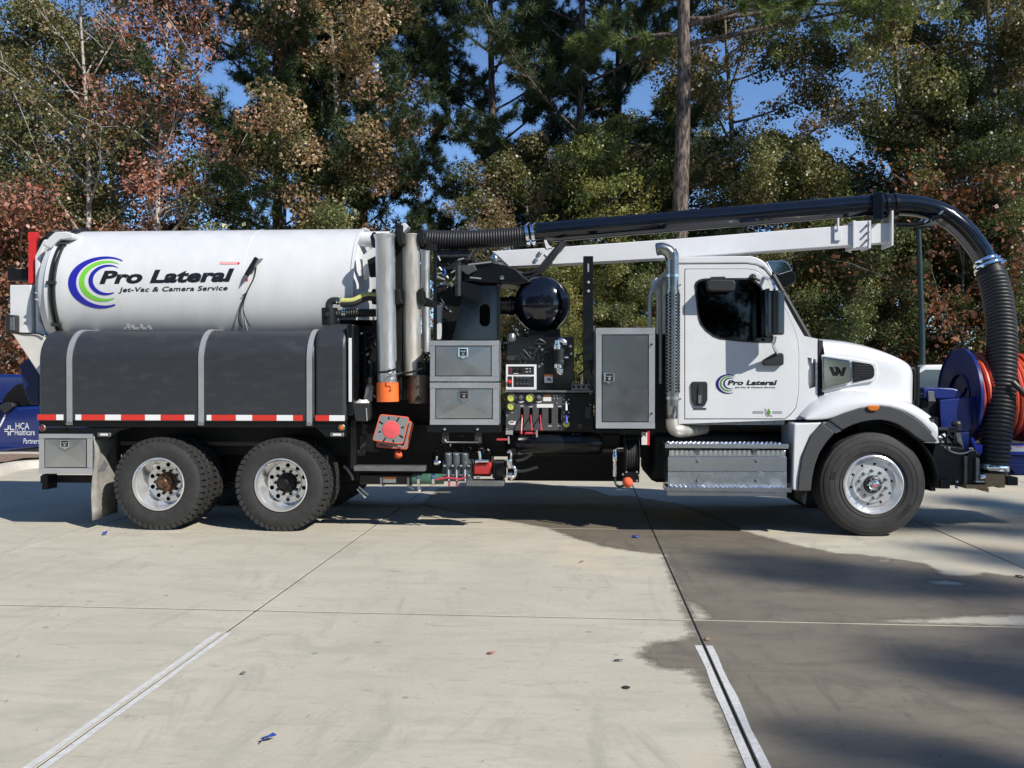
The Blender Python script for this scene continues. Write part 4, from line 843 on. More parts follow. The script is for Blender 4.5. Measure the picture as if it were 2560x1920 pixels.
# grab rails behind the cab
b = MB(); b.tube(smooth_path([P(1626, 850, .35), P(1626, 740, .35), P(1640, 712, .35), P(1660, 690, .35)]), .022, 10); b.tube([P(1651, 960, .4), P(1651, 700, .4)], .022, 10); b.tube([P(1626, 735, .35), P(1668, 690, .36)], .02, 8); b.build('grab_rail', 'strap_grey', T)
MB().pprism([(1627, 712), (1633, 697), (1645, 694), (1648, 712)], .42, .02).build('work_lamp', 'tape_white', T, bev=.006)
MB().pbox(1640, 835, 1672, 1080, .5, .1).build('cab_back_frame', 'black_matte', T)

# ---- cab ----------------------------------------------------------------
CY = .22; CF = 2.28
cab = thing('cab', (0, 0, 0)); cab.parent = T; ORG[cab.name] = ORG[T.name]; cab.location = (0, 0, 0)
win = [(1739,716),(1742,708),(1750,702),(1762,699),(1820,698),(1872,698),(1884,702),(1894,710),(1903,722),(1913,742),(1921,775),(1927,815),(1931,850),(1926,854),(1880,853.5),(1845,851),(1800,845.5),(1785,840),(1766,826),(1753,810),(1748,795),(1744,765)]
door = [(1712,676),(1716,673),(1870,673),(1888,676),(1904,686),(1925,712),(1946,745),(1966,778),(1985,822),(1994,850),(1997,880),(1997,960),(1995,990),(1990,1018),(1978,1034),(1962,1047),(1712,1047)]
seam = lambda pts, k: [((a-1850)*k[0]+1850, (e-865)*k[1]+865) for a, e in pts]
side = [(1691,661),(1868,660),(1893,664),(1912,676),(1934,704),(1954,737),(1986,797),(2011,840),(2044,847),(2044,1047),(1691,1060)]
scoop = [(2019, 893), (2042, 899), (2042, 966), (2024, 972), (2020, 958), (2021, 915)]
for Y, nm in ((CY, 'near'), (CF-.05, 'far')):
    b = MB(); b.prism(XZ(side, CY), Y + .006, Y + .05, [XZ(seam(door, (1.008, 1.008)), CY), XZ(scoop, CY)]); b.build('cab_side', 'white_paint', cab)
    b = MB(); b.prism(XZ(door, CY), Y if nm == 'near' else Y + .01, Y + .045, [XZ(win, CY)]); d_ = b.build('door', 'white_paint', T if False else cab, bev=.007, seg=2, ang=30)
    b = MB(); b.prism(XZ(seam(door, (1.012, 1.012)), CY), Y + .03, Y + .045, [XZ(seam(door, (.99, .99)), CY)]); b.build('door_seal', 'black_matte', cab)
    wo = [((a-1835)*1.035+1835, (e-775)*1.04+775) for a, e in win]
    b = MB(); b.prism(XZ(wo, CY), Y - .004 if nm == 'near' else Y + .03, Y + .012 if nm == 'near' else Y + .05, [XZ([((a-1835)*.99+1835, (e-775)*.985+775) for a, e in win], CY)]); b.build('window_seal', 'black_plastic', cab)
gm = bpy.data.materials.new('tinted_glass'); gm.use_nodes = True; MATS['tinted_glass'] = gm; t_ = gm.node_tree; t_.nodes.remove(t_.nodes['Principled BSDF'])
g1 = t_.nodes.new('ShaderNodeBsdfTransparent'); g2 = t_.nodes.new('ShaderNodeBsdfGlossy'); g3 = t_.nodes.new('ShaderNodeMixShader'); g4 = t_.nodes.new('ShaderNodeFresnel'); g5 = t_.nodes.new('ShaderNodeTexNoise'); g6 = t_.nodes.new('ShaderNodeMixRGB')
g1.inputs[0].default_value = (.30, .34, .34, 1); g2.inputs['Roughness'].default_value = .03; g4.inputs[0].default_value = 1.5; g5.inputs['Scale'].default_value = 3
g6.inputs[1].default_value = (.20, .24, .24, 1); g6.inputs[2].default_value = (.26, .30, .30, 1); t_.links.new(g5.outputs[0], g6.inputs[0]); t_.links.new(g6.outputs[0], g1.inputs[0])
t_.links.new(g4.outputs[0], g3.inputs[0]); t_.links.new(g1.outputs[0], g3.inputs[1]); t_.links.new(g2.outputs[0], g3.inputs[2]); t_.links.new(g3.outputs[0], t_.nodes['Material Output'].inputs[0])
for Y in (CY + .018, CF-.03): MB().prism(XZ(win, CY), Y, Y + .006).build('side_window', 'tinted_glass', cab)
rf = [(1691,658),(1691,645),(1700,641),(1876,639),(1892,643),(1908,651),(1920,663),(1932,682),(1930,690),(1911,668),(1893,661),(1868,657)]
MB().prism(XZ(rf, CY), CY + .01, CF).build('roof', 'white_paint', cab, bev=.035, seg=4, ang=30)
zc0 = P(1700, 1050, CY).z; zc1 = P(1700, 650, CY).z; x0 = P(1691, 800, CY).x
MB().box(x0, x0+.04, CY+.05, CF-.05, zc0, zc1).build('back_wall', 'white_paint', cab)
MB().box(x0, P(2040, 900, CY).x, CY+.06, CF-.06, zc0-.02, zc0+.02).build('floor', 'black_matte', cab)
a1 = P(1930, 688, CY); a2 = P(2022, 848, CY); dirn = (Vector((a2.x, 0, a2.z)) - Vector((a1.x, 0, a1.z))); nn = Vector((dirn.z, 0, -dirn.x)).normalized()
b = MB(); v = []
for (q, inset) in ((a1, .12), (a2, .05)):
    for y in (CY + inset, CF - inset): v.append(Vector((q.x, y, q.z)) - nn*.02)
b.add(v, [(0, 1, 3, 2)]); b.build('windscreen', 'tinted_glass', cab, solid=.006)
for y in (CY + .045, CF - .045):
    b = MB(); q1 = Vector((a1.x, y, a1.z)); q2 = Vector((a2.x, y, a2.z)); b.tube([q1 - nn*.02, q2 - nn*.02], .032, 8); b.build('windscreen_pillar', 'black_plastic', cab)
b = MB(); b.pprism([(2000, 846), (2046, 846), (2046, 905), (2010, 905)], CY + .1, 1.86); b.build('cowl', 'white_paint', cab, bev=.02)
# inside the cab
b = MB(); b.pprism([(1755, 985), (1755, 800), (1768, 760), (1785, 755), (1792, 790), (1798, 900), (1860, 905), (1870, 985)], .45, .5); b.build('seat', 'seat_grey', cab, bev=.04, seg=3)
b = MB(); b.pprism([(1755, 985), (1755, 800), (1768, 760), (1785, 755), (1792, 790), (1798, 900), (1860, 905), (1870, 985)], 1.5, .5); b.build('seat', 'seat_grey', cab, bev=.04, seg=3)
b = MB(); b.pprism([(1925, 870), (1940, 820), (1990, 815), (2020, 850), (2030, 980), (1940, 980)], .35, 1.8); b.build('dashboard', 'seat_grey', cab, bev=.04)
wc = P(1895, 840, 1.7); b = MB(); ring_ = [wc + Vector((.06*math.sin(a)*1.2, .2*math.cos(a), .19*math.sin(a))) for a in [2*math.pi*k/24 for k in range(24)]]; b.tube(ring_, .014, 8, closed=True); b.tube([wc, wc + Vector((.25, 0, -.25))], .03, 8); b.build('steering_wheel', 'black_plastic', cab)
MB().pprism([(1819, 824), (1819, 802), (1830, 803), (1835, 814)], 1.2, .02).build('papers', 'paper', cab)
MB().box(x0+.06, x0+.5, CY+.08, CF-.08, zc0+.02, zc0+.5).build('rear_trim', 'seat_grey', cab)
MB().box(x0+.05, P(1890, 660, CY).x, CY+.08, CF-.08, P(1800, 692, CY).z, P(1800, 662, CY).z).build('headliner', 'seat_grey', cab)
# door details
hx = [(1731,954),(1766,954),(1769,960),(1769,1000),(1762,1015),(1736,1015),(1730,1000),(1728,962)]
dh = MB().pprism(hx, CY-.022, .025).build('door_handle', 'black_plastic', cab, bev=.008, seg=3)
MB().pprism([(1745, 966), (1755, 966), (1756, 1009), (1744, 1009)], CY-.034, .012).build('handle_lever', 'dark_steel', cab, bev=.004)
MB().pprism([(1746, 988), (1753, 988), (1753, 1009), (1746, 1009)], CY-.038, .006).build('handle_key', 'polished_alu', cab, bev=.003)
c = P(1749, 961, CY-.026); MB().lathe([(0, -.006), (.014, -.004), (.016, .008)], c, (0, 1, 0), 14).build('lock', 'dark_steel', cab)
MB().pbox(1734, 1019.5, 1766, 1023.5, CY-.008, .008).build('door_strip', 'panel_grey', cab)
LD = LU*.36*scl(300, .45)/scl(1860, CY); lc = P(1814, 960, CY)
logo(lambda u, v: Vector((lc.x + u*LD, CY-.0025, lc.z + v*LD)), cab, 'decal_black', 'decal_navy', 'decal_green_door')
# small emblem at the foot of the door: a green drop between two bands of grey lettering
dc = P(1922, 1030, CY); k = 1/scl(1922, CY)
for (u0, u1, tx) in ((-40, -13, 7), (9, 33, 5)):
    b = MB()
    for v0, v1 in ((-3.4, -2.2), (1.2, 2.2)): b.box(dc.x + u0*k, dc.x + u1*k, CY-.003, CY-.001, dc.z + v0*k, dc.z + v1*k)
    for q in range(tx): b.box(dc.x + (u0 + (u1-u0)*(q+.3)/tx)*k, dc.x + (u0 + (u1-u0)*(q+.75)/tx)*k, CY-.0035, CY-.001, dc.z - 2.2*k, dc.z + 1.2*k)
    b.build('emblem_band', 'decal_grey', cab, smooth=False)
dp = [(0, 10), (3, 4), (5, -1), (4, -6), (0, -8), (-4, -6), (-5, -1), (-3, 4)]
MB().prism([(dc.x + a*k*.9, dc.z + e*k*.9) for a, e in dp], CY-.004, CY-.001).build('emblem', 'decal_green_door', cab)
MB().prism([(dc.x + a*k, dc.z + e*k) for a, e in ((-10, 9), (-5, 7), (-6, 0), (-5, -8), (8, -11), (9, -9), (-4, -12), (-9, -4))], CY-.003, CY-.001).build('emblem', 'decal_grey', cab)
lm = MB().pprism([(1770, 703), (1774, 699), (1834, 700), (1839, 706), (1838, 724), (1832, 728), (1776, 727), (1770, 720)], CY-.2, .16).build('lookdown_mirror', 'black_plastic', cab, bev=.012, seg=3)
MB().pprism([(1777, 692), (1813, 691), (1816, 700), (1776, 701)], CY-.06, .055).build('mirror_bracket', 'black_plastic', cab, bev=.005)
ma = P(1914, 780, CY-.26); mb_ = P(1961, 780, CY-.26); mx = (ma.x+mb_.x)/2; mw = (mb_.x-ma.x)/2; mp_ = [(mx + mw*math.cos(a)*(1 if abs(math.cos(a)) < .95 else .98), CY-.24 - .11*math.sin(a)**.8) for a in [math.pi*q/16 for q in range(17)]] + [(mx-mw, CY-.16), (mx+mw, CY-.16)]
mm = MB().prism(mp_, P(1937, 838, CY-.26).z, P(1937, 727, CY-.26).z, fn=lambda x, y, z: (x, y, z)).build('side_mirror', 'mirror_dark_refl', cab, bev=.022, seg=4, ang=40)
MB().pprism([(1913, 722), (1925, 720), (1925, 842), (1914, 838)], CY-.30, .2).build('mirror_glass', 'glass_dark', cab, bev=.01)
b = MB(); b.tube(smooth_path([P(1938, 842, CY-.26), P(1935, 856, CY-.24), P(1934, 866, CY-.18), P(1943, 884, CY-.06), P(1944, 890, CY-.02)]), .02, 10); b.tube(smooth_path([P(1936, 724, CY-.26), P(1934, 712, CY-.22), P(1926, 700, CY-.1), P(1910, 692, CY)]), .017, 8); b.build('mirror_arm', 'polished_alu', cab)
MB().pprism([(1908, 900), (1937, 883), (1956, 882), (1960, 887), (1960, 910), (1955, 914), (1912, 914), (1907, 909)], CY-.06, .06).build('mirror_base', 'black_plastic', cab, bev=.012, seg=3)
b = MB(); b.lathe([(0, -.05), (.03, -.045), (.04, 0)], P(1882, 693, CY), (0, 1, 0), 14); b.tube([P(1882, 693, CY-.04), P(1900, 702, CY-.05)], .016, 8); b.build('mirror_hinge', 'black_plastic', cab)
MB().pprism([(1916, 653), (1962, 651), (1972, 660), (1982, 676), (1946, 688), (1930, 680)], CY+.12, 1.8).build('sun_visor', 'chrome', cab, bev=.01)
MB().pprism([(1932, 684), (1983, 677), (1991, 690), (1989, 704), (1968, 718), (1945, 706)], CY+.14, 1.76).build('visor_underside', 'black_paint', cab, bev=.01)
MB().pbox(1712, 1048, 1962, 1062, CY+.05, .3).build('rocker', 'strap_grey', cab, bev=.006)
for px in (1730, 1800, 1842, 1905, 1935): MB().pbox(px, 1049, px+1.6, 1060, CY+.045, .01).build('rocker_rib', 'steel_grey', cab)
for py in (711, 996): c = P(1702, py, CY); MB().lathe([(0, -.008), (.008, -.006), (.009, .01)], c, (0, 1, 0), 8).build('screw', 'strap_grey', cab)
# cowl side scoop
b = MB(); b.add([P(2017, 890, CY+.045), P(2017, 975, CY+.045), P(2046, 972, CY+.14), P(2046, 896, CY+.14)], [(0, 1, 2, 3)]); b.build('cowl_scoop', 'white_paint', cab, solid=.004)
MB().pbox(2047, 851, 2057, 1001, CY+.05, .1).build('hood_gap', 'black_plastic', cab)

# ---- hood ---------------------------------------------------------------
def lerp(t, xs, ys): return float(np.interp(t, xs, ys))
hood = thing('hood', (0, 0, 0)); hood.parent = T; ORG[hood.name] = ORG[T.name]; hood.location = (0, 0, 0)
xsp = [2056, 2075, 2110, 2150, 2190, 2225, 2250, 2267, 2284, 2297, 2303, 2304]
top_ = [847, 847, 850, 856, 866, 878, 889, 897, 906, 916, 928, 944]
wid = [.22, .225, .23, .24, .25, .26, .275, .30, .36, .45, .54, .60]
rows = []
for x, tp, yw in zip(xsp, top_, wid):
    X = P(x, 900, .3).x; zt = P(x, tp, .45).z; z0 = P(x, 1040, .3).z; zm = P(x, 878 + max(0, (tp-846))*.7, .3).z
    zs = min(zt-.02, zm)
    half = [(yw+.015, z0), (yw+.012, z0*.7+zs*.3), (yw+.006, z0*.35+zs*.65), (yw+.0, zs-.06), (yw+.012, zs), (yw+.07, (zs+zt)/2+.02), (yw+.18, zt-.01), (yw+.4, zt+.012), (1.25, zt+.02)]
    full = half + [(2.5-y, z) for y, z in half[::-1][1:]]
    rows.append([(X, y, z) for y, z in full])
b = MB(); b.grid(rows); hb_ = b.build('hood_shell', 'white_paint', hood, sub=2, ang=180)
fr_ = rows[-1]; X = P(2303, 950, .3).x
MB().box(P(2296, 950, .4).x, P(2311, 950, .4).x, .5, 2.0, P(2290, 1020, .4).z, P(2290, 912, .4).z).build('grille', 'black_paint', hood, bev=.03, seg=3)
b = MB()
for k in range(7): b.box(P(2311, 950, .4).x, P(2311, 950, .4).x + .012, .56, 1.94, P(2290, 1015, .4).z + .06*k, P(2290, 1015, .4).z + .06*k + .018)
b.build('grille_bars', 'chrome', hood)
MB().box(P(2150, 950, .4).x, P(2291, 950, .4).x, .45, 2.05, .8, P(2290, 1000, .4).z).build('radiator_core', 'black_matte', hood)
VY = .195
MB().pprism([(2054, 886), (2134, 896), (2190, 907), (2195, 922), (2194, 945), (2186, 953), (2134, 962), (2056, 981)], VY+.02, .03).build('vent_surround', 'white_paint', hood, bev=.012, seg=3)
cv = MB().pprism([(2058, 891), (2127, 901), (2130, 910), (2130, 950), (2126, 957), (2060, 975), (2057, 968), (2056, 898)], VY-.03, .06).build('vent_panel', 'chrome_dark_refl', hood, bev=.018, seg=4, ang=40)
for q in ([(2073,917),(2082,917),(2088,932),(2091,926),(2085,917),(2094,917),(2098,924),(2100,928),(2094,940),(2087,940),(2083,940)], [(2096,917),(2100,921),(2105,932),(2108,918),(2117,918),(2109,940),(2102,940),(2097,930)]):
    MB().pprism(q, VY-.04, .012).build('emblem', 'black_paint', hood, bev=.002)
MB().pprism([(2132, 903), (2176, 910), (2183, 915), (2186, 924), (2186, 938), (2182, 945), (2134, 956)], VY+.008, .03).build('vent_mesh_back', 'black_matte', hood)
b = MB()
for k in range(7):
    for j in range(9):
        x = 2136 + j*6.4 + (3.2 if k % 2 else 0); y = 909 + k*6.6
        top = 903 + (x-2132)*.16 + 3; bot = 956 - (x-2132)*.2 - 2
        if x > 2183 or y < top+1 or y > bot-1: continue
        c = P(x, y, VY+.002); rr_ = .0135
        b.tube([c + Vector((rr_*1.15*math.cos(a), 0, rr_*.85*math.sin(a))) for a in [math.pi/3*q for q in range(6)]], .0028, 4, closed=True)
b.build('vent_mesh', 'dark_steel', hood)

# ---- fenders ------------------------------------------------------------
fx = [2012, 2040, 2075, 2110, 2150, 2200, 2250, 2290, 2320, 2346]
lip = [1050, 1050, 1049, 1034, 1021, 1014, 1023, 1045, 1074, 1104]
sho = [1046, 1030, 1016, 1006, 1000, 999, 1008, 1024, 1041, 1058]
tpp = [1044, 1018, 1000, 990, 985, 986, 997, 1012, 1029, 1050]
inn = [1042, 1000, 982, 974, 970, 973, 985, 1002, 1024, 1047]
def fender(s):
    rows = []
    for x, l, sh, tp, ii in zip(fx, lip, sho, tpp, inn):
        q = []
        for (py, Y) in ((l, .0), ((l+sh)/2, -.004), (sh, .015), (tp, .09), ((tp+ii)/2-1, .2), (ii, .36), (ii+2, .5)):
            p = P(x, py, Y); q.append((P(x, l, 0).x, Y if s > 0 else 2.5-Y, p.z))
        rows.append(q)
    return rows
for s in (1, -1):
    b = MB(); b.grid(fender(s)); fe = b.build('fender', 'white_paint', hood, sub=2, solid=.02, ang=180)
def arc_trim(outer, inner, name, Y, d, parent, m='trim_plastic', bev=.012):
    MB().pprism(outer + inner[::-1], Y, d).build(name, m, parent, bev=bev, seg=2)
arc_trim([(2073,1051),(2090,1041),(2110,1033),(2150,1020),(2200,1013),(2226,1016),(2256,1026),(2290,1046),(2320,1073),(2345,1104)], [(2106,1075),(2130,1063),(2155,1055),(2180,1051),(2200,1050),(2222,1053),(2245,1061),(2268,1075),(2290,1092),(2310,1104)], 'fender_trim', -.035, .16, hood)
MB().pprism([(1985, 1058), (2056, 1056), (2030, 1086), (2007, 1140), (1998, 1194), (1996, 1227), (1981, 1225), (1983, 1110)], -.0, .55).build('fender_rear', 'white_paint', T, bev=.02, seg=3)
arc_trim([(2056,1057),(2029,1086),(2006,1139),(1997,1193),(1995,1228)], [(2087,1082),(2066,1106),(2049,1132),(2038,1162),(2031,1194),(2027,1228)], 'fender_trim', -.025, .2, T)
MB().pprism([(2056, 1056), (2075, 1053), (2104, 1077), (2090, 1083)], .02, .3).build('fender_joint', 'strap_grey', T)
ts = MB().pprism([(2168,1016),(2172,1014),(2196,1013.5),(2200,1016),(2198,1022),(2192,1027),(2178,1027),(2171,1023)], -.06, .03).build('turn_lamp', 'amber', T, bev=.008, seg=3)
MB().pprism([(2316,1047),(2333,1042),(2345,1043),(2347,1096),(2338,1078),(2326,1062)], .004, .25).build('headlamp', 'glass_dark', T, bev=.006)
MB().pprism([(2322,1050),(2334,1047),(2338,1052),(2330,1058)], -.002, .02).build('headlamp_trim', 'panel_grey', T, bev=.003)
MB().pprism([(2334,1072),(2346,1100),(2349,1107),(2342,1108),(2311,1107),(2318,1102)], -.01, .05).build('fender_tip', 'white_paint', T, bev=.004)
MB().pprism([(2004, 1229), (2018, 1229), (2014, 1262), (2006, 1256)], .05, .3).build('front_flap', 'black_matte', T)
# wheel well
wc_ = P(2183, 1214, .03); b = MB(); n = 20; rws = []
for k in range(n+1):
    a = math.pi*(-.02 + 1.04*k/n); rws.append([(wc_.x + .70*math.cos(a), y, .57 + .68*math.sin(a)) for y in (.05, .55)])
b.grid(rws); b.build('wheel_well', 'black_matte', T, solid=.01)
MB().box(wc_.x-.75, wc_.x+.8, .56, .62, .45, 1.35).build('well_wall', 'black_matte', T)
# front wheel
fw = thing('wheel', (0, 0, 0)); fw.parent = T; ORG[fw.name] = ORG[T.name]; c = (wc_.x, .03, .568)
b = MB(); tyre_mesh(b, c, .57, .310, .40, .03, False); b.build('tyre', 'rubber', fw, ang=30)
for rr_ in (.36, .415, .47): MB().ring([(rr_-.003, -.0135), (rr_, -.0185 if rr_ < .45 else -.0165), (rr_+.003, -.0135), (rr_, -.005)], (c[0], .03, c[2]), (0, 1, 0), 64, u=(1, 0, 0)).build('sidewall_rib', 'rubber', fw)
def tyre_text(tx, a0, rad, sz):
    vs_, fs_ = text_faces(tx, sz, bold=.002, spacing=1.1); b = MB(); out = []
    for u, v in vs_:
        a = a0 - u/rad; out.append((c[0] + (rad+v)*math.cos(a), .0085, c[2] + (rad+v)*math.sin(a)))
    b.add(out, fs_); b.build('sidewall_lettering', 'black_plastic', fw, smooth=False)
tyre_text('X MAC S', R(-28), .425, .045); tyre_text('22.5', R(172), .425, .045)
b = MB(); yb = .03
b.lathe([(.318, yb+.004), (.322, yb-.010), (.31, yb-.016), (.298, yb-.006), (.288, yb+.02), (.276, yb+.045), (.262, yb+.06), (.24, yb+.066), (.23,yb+.08),(.28,yb+.1),(.31,yb+.03)], (c[0], 0, c[2]), (0, 1, 0), 56, close=True, u=(1, 0, 0))
disc_ring(b, c, .085, .246, yb+.058, yb+.075, [(2*math.pi*(k+.25)/10, .222, .015) for k in range(10)])
b.ring([(.205, yb+.059), (.198, yb+.035), (.19, yb+.026), (.10, yb+.022), (.09, yb+.03), (.085, yb+.07)], (c[0], 0, c[2]), (0, 1, 0), 48, u=(1, 0, 0)); b.build('rim', 'wheel_alu', fw, ang=28)
for k in range(10): a = 2*math.pi*(k+.6)/10; MB().lathe([(0, yb-.012), (.013, yb-.01), (.016, yb+.005), (.021, yb+.024)], (c[0] + .148*math.cos(a), 0, c[2] + .148*math.sin(a)), (0, 1, 0), 6).build('lug_nut', 'steel_grey', fw)
b = MB(); b.ring([(.092, yb+.028), (.09, yb-.01), (.078, yb-.02), (.07, yb-.022), (.068, yb+.0), (.05, yb+.02)], (c[0], 0, c[2]), (0, 1, 0), 32, u=(1, 0, 0)); b.build('hub', 'dark_steel', fw)
b = MB(); b.lathe([(.062, yb+.002), (.06, yb-.035), (.052, yb-.045), (.03, yb-.048), (.028, yb-.06), (0, yb-.062)], (c[0], 0, c[2]), (0, 1, 0), 32, u=(1, 0, 0))
for k in range(6): a = 2*math.pi*k/6; b.lathe([(0, yb-.03), (.009, yb-.028), (.009, yb)], (c[0] + .07*math.cos(a), 0, c[2] + .07*math.sin(a)), (0, 1, 0), 6)
b.build('hub_cap', 'polished_alu', fw)
MB().lathe([(0, -.002), (.016, -.002), (.016, .004)], (c[0], yb-.062, c[2]), (0, 1, 0), 14).build('hub_plug', 'cone_red', fw)
b = MB(); tyre_mesh(b, c, .57, .31, .40, 2.07, False); b.build('tyre', 'rubber', T)
MB().lathe([(0, .4), (.1, .42), (.07, .6), (.07, 1.9), (.1, 2.1)], (c[0], 0, .55), (0, 1, 0), 14).build('axle', 'black_matte', T)
MB().box(P(1640, 1100, 0).x, c[0]-.5, .6, 1.9, .5, 1.1).build('transmission', 'black_matte', T, bev=.08)

# ---- front bumper and its fittings ---------------------------------------
MB().pprism([(2338, 1108), (2412, 1120), (2412, 1214), (2325, 1214), (2322, 1160)], .35, 1.7).build('bumper', 'black_matte', T, bev=.02)
MB().pbox(2325, 1192, 2340, 1228, .33, .3).build('bumper_foot', 'black_matte', T, bev=.01); MB().pbox(2350, 1200, 2376, 1222, .3, .3).build('bumper_foot', 'black_matte', T, bev=.01)
MB().pbox(2411, 1140, 2419, 1212, .32, .2).build('bumper_post', 'under_tan', T, bev=.004)
MB().pbox(2420, 1128, 2441, 1208, .34, .3).build('bumper_block', 'black_paint', T, bev=.006)
MB().pbox(2440, 1145, 2449, 1204, .3, .2).build('hanger_plate', 'steel_grey', T, bev=.003)
b = MB(); b.lathe([(0, 0), (.03, 0), (.034, .02), (.03, .05), (0, .055)], P(2449, 1192, .3), (1, 0, 0), 16); b.build('hanger_pin', 'polished_alu', T); MB().pbox(2440, 1202, 2462, 1206, .28, .2).build('hanger_foot', 'strap_grey', T)
MB().pbox(2345, 1070, 2404, 1076, .4, .2).build('bumper_shelf', 'dark_steel', T, bev=.004)
MB().pprism([(2389, 1082), (2401, 1082), (2410, 1120), (2399, 1120)], .42, .03).build('stay', 'steel_grey', T)
MB().lathe([(0, .05), (.04, .04), (.055, .015), (.05, -.02), (0, -.03)], P(2391, 1062, .4), (0, 0, 1), 16).build('filler_cap', 'dark_steel', T)
b = MB(); b.tube(smooth_path([P(2360, 1118, .36), P(2380, 1130, .34), P(2405, 1134, .34), P(2432, 1126, .36)]), .012, 8); b.build('tow_cable', 'steel_grey', T)
for px, py in ((2355, 1105), (2372, 1120), (2392, 1204), (2392, 1218)): MB().lathe([(0, -.014), (.014, -.01), (.015, .02)], P(px, py, .33), (0, 1, 0), 10).build('bolt', 'strap_grey', T)
rr = random.Random(5)
for k in range(9):
    x = 2345 + rr.random()*45; y = 1085 + rr.random()*30; MB().tube(smooth_path([P(x, y, .42), P(x + rr.uniform(-12, 14), y + 12, .4), P(x + rr.uniform(-10, 20), y + rr.uniform(15, 40), .42)]), .012, 6).build('harness', 'black_matte', T)
MB().pprism([(2427, 1096), (2433, 1094), (2443, 1112), (2457, 1112), (2456, 1130), (2451, 1140), (2447, 1130), (2438, 1124)], .38, .04).build('blue_latch', 'reel_blue_bright', T, bev=.004)
MB().pbox(2415, 1212, 2470, 1222, .28, .5).build('skid_plate', 'wood', T, bev=.006)
# ================================================================== things at the truck's front
wb = thing('wood_block', P(2490, 1217, .45), 'split brown timber block wedged under the hanging suction hose', 'wood block')
b = MB(); b.pprism([(2462, 1184), (2512, 1186), (2513, 1219), (2496, 1220), (2495, 1215), (2464, 1219)], .32, .3); b.build('timber', 'wood', wb, bev=.005)
MB().pprism([(2455, 1220), (2472, 1221), (2472, 1231), (2460, 1228)], .34, .2).build('splinter', 'wood', wb)

hr2 = thing('hose_reel', P(2450, 1130, 1.0), 'large dark blue hose reel wound with red hose in front of the grille', 'hose reel')
RC = P(2399, 992, 1.0); RR = .575
def flange(x):
    b = MB(); n = 48
    out = [(RC.y + RR*math.cos(2*math.pi*k/n), RC.z + RR*math.sin(2*math.pi*k/n)) for k in range(n)]; inn_ = [(RC.y + .27*math.cos(2*math.pi*k/n), RC.z + .27*math.sin(2*math.pi*k/n)) for k in range(n)]
    b.prism(out, x-.006, x+.006, [inn_], fn=lambda y, z, xx: (xx, y, z)); f = b.build('flange', 'reel_blue', hr2)
    b = MB(); b.lathe([(RR-.01, -.018), (RR+.006, -.018), (RR+.006, .018), (RR-.01, .018)], (x, RC.y, RC.z), (1, 0, 0), 48, close=True); b.build('flange_rim', 'reel_blue', hr2)
    b = MB(); b.lathe([(.262, -.02), (.28, -.02), (.28, .02), (.262, .02)], (x, RC.y, RC.z), (1, 0, 0), 40, close=True); b.build('hub_rim', 'reel_blue', hr2)
    for a in (R(20), R(140), R(260)): MB().obox((x, RC.y + .16*math.cos(a), RC.z + .16*math.sin(a)), (.01, 0, 0), (0, .13*math.cos(a), .13*math.sin(a)), (0, -.03*math.sin(a), .03*math.cos(a))).build('spoke', 'reel_blue', hr2)
RL = .95
flange(RC.x); flange(RC.x + RL)
b = MB(); b.lathe([(.0, .01), (.25, .01), (.25, RL-.01), (0, RL-.01)], RC, (1, 0, 0), 32); b.build('drum', 'reel_blue', hr2)
rr = random.Random(11)
for layer, rad in enumerate((.33, .385, .44, .49)):
    pts = []; turns = int((RL-.06)/.058); N = turns*22
    for k in range(N+1):
        a = 2*math.pi*k/22; jj = .012*math.sin(a*.37 + layer) + .008*math.sin(a*1.7)
        pts.append((RC.x + .035 + (RL-.07)*k/N + .02*math.sin(a + layer), RC.y + (rad + jj)*math.cos(a), RC.z + (rad + jj)*math.sin(a)))
    MB().tube(pts, .029, 8).build('hose', 'reel_hose', hr2)
b = MB(); b.tube(smooth_path([P(2532, 955, .4), P(2545, 968, .38), P(2560, 985, .38), P(2580, 1000, .4)]), .03, 8); b.build('leader_hose', 'hose_rubber', hr2)
MB().pprism([(2308, 970), (2346, 968), (2382, 970), (2404, 976), (2404, 998), (2346, 998), (2308, 996)], .62, .3).build('motor', 'reel_blue', hr2, bev=.02)
MB().pprism([(2305, 997), (2362, 996), (2366, 1080), (2348, 1090), (2334, 1046), (2305, 1024)], .66, .3).build('mount', 'black_matte', hr2)
MB().pprism([(2320, 978), (2336, 979), (2336, 990), (2340, 1004), (2322, 1004)], .6, .02).build('motor_plate', 'steel_grey', hr2, bev=.004)
MB().pprism([(2350, 1000), (2438, 992), (2436, 1060), (2420, 1082), (2352, 1070)], .58, .06).build('side_plate', 'reel_blue', hr2, bev=.01)
MB().pprism([(2385, 1082), (2424, 1080), (2424, 1128), (2400, 1128)], .55, .1).build('pedestal', 'reel_blue', hr2, bev=.01)
a = P(2455, 1112, .5)
MB().box(a.x, a.x+1.2, .5, .62, P(2540, 1137, .5).z, P(2540, 1112, .5).z).build('frame_beam', 'reel_blue_bright', hr2, bev=.008)
MB().pbox(2524, 1115, 2610, 1129, .494, .006).build('beam_label', 'sticker_white', hr2); MB().pbox(2540, 1115, 2560, 1118, .49, .003).build('label_mark', 'decal_pink', hr2)
MB().box(a.x, a.x+1.2, .55, 1.5, P(2540, 1190, .5).z, P(2540, 1139, .5).z).build('frame_box', 'reel_blue', hr2, bev=.02)
MB().pprism([(2520, 1162), (2560, 1160), (2620, 1160), (2620, 1184), (2540, 1186)], .48, .06).build('frame_gusset', 'reel_blue', hr2, bev=.006)
MB().pbox(2518, 1193, 2546, 1214, .5, .2).build('frame_foot', 'black_matte', hr2, bev=.01)

# ================================================================== parked vehicles behind
def sweep_body(name, label, cat, pos, rotz, sections, glass, paint, wheels, extra=None):
    pass
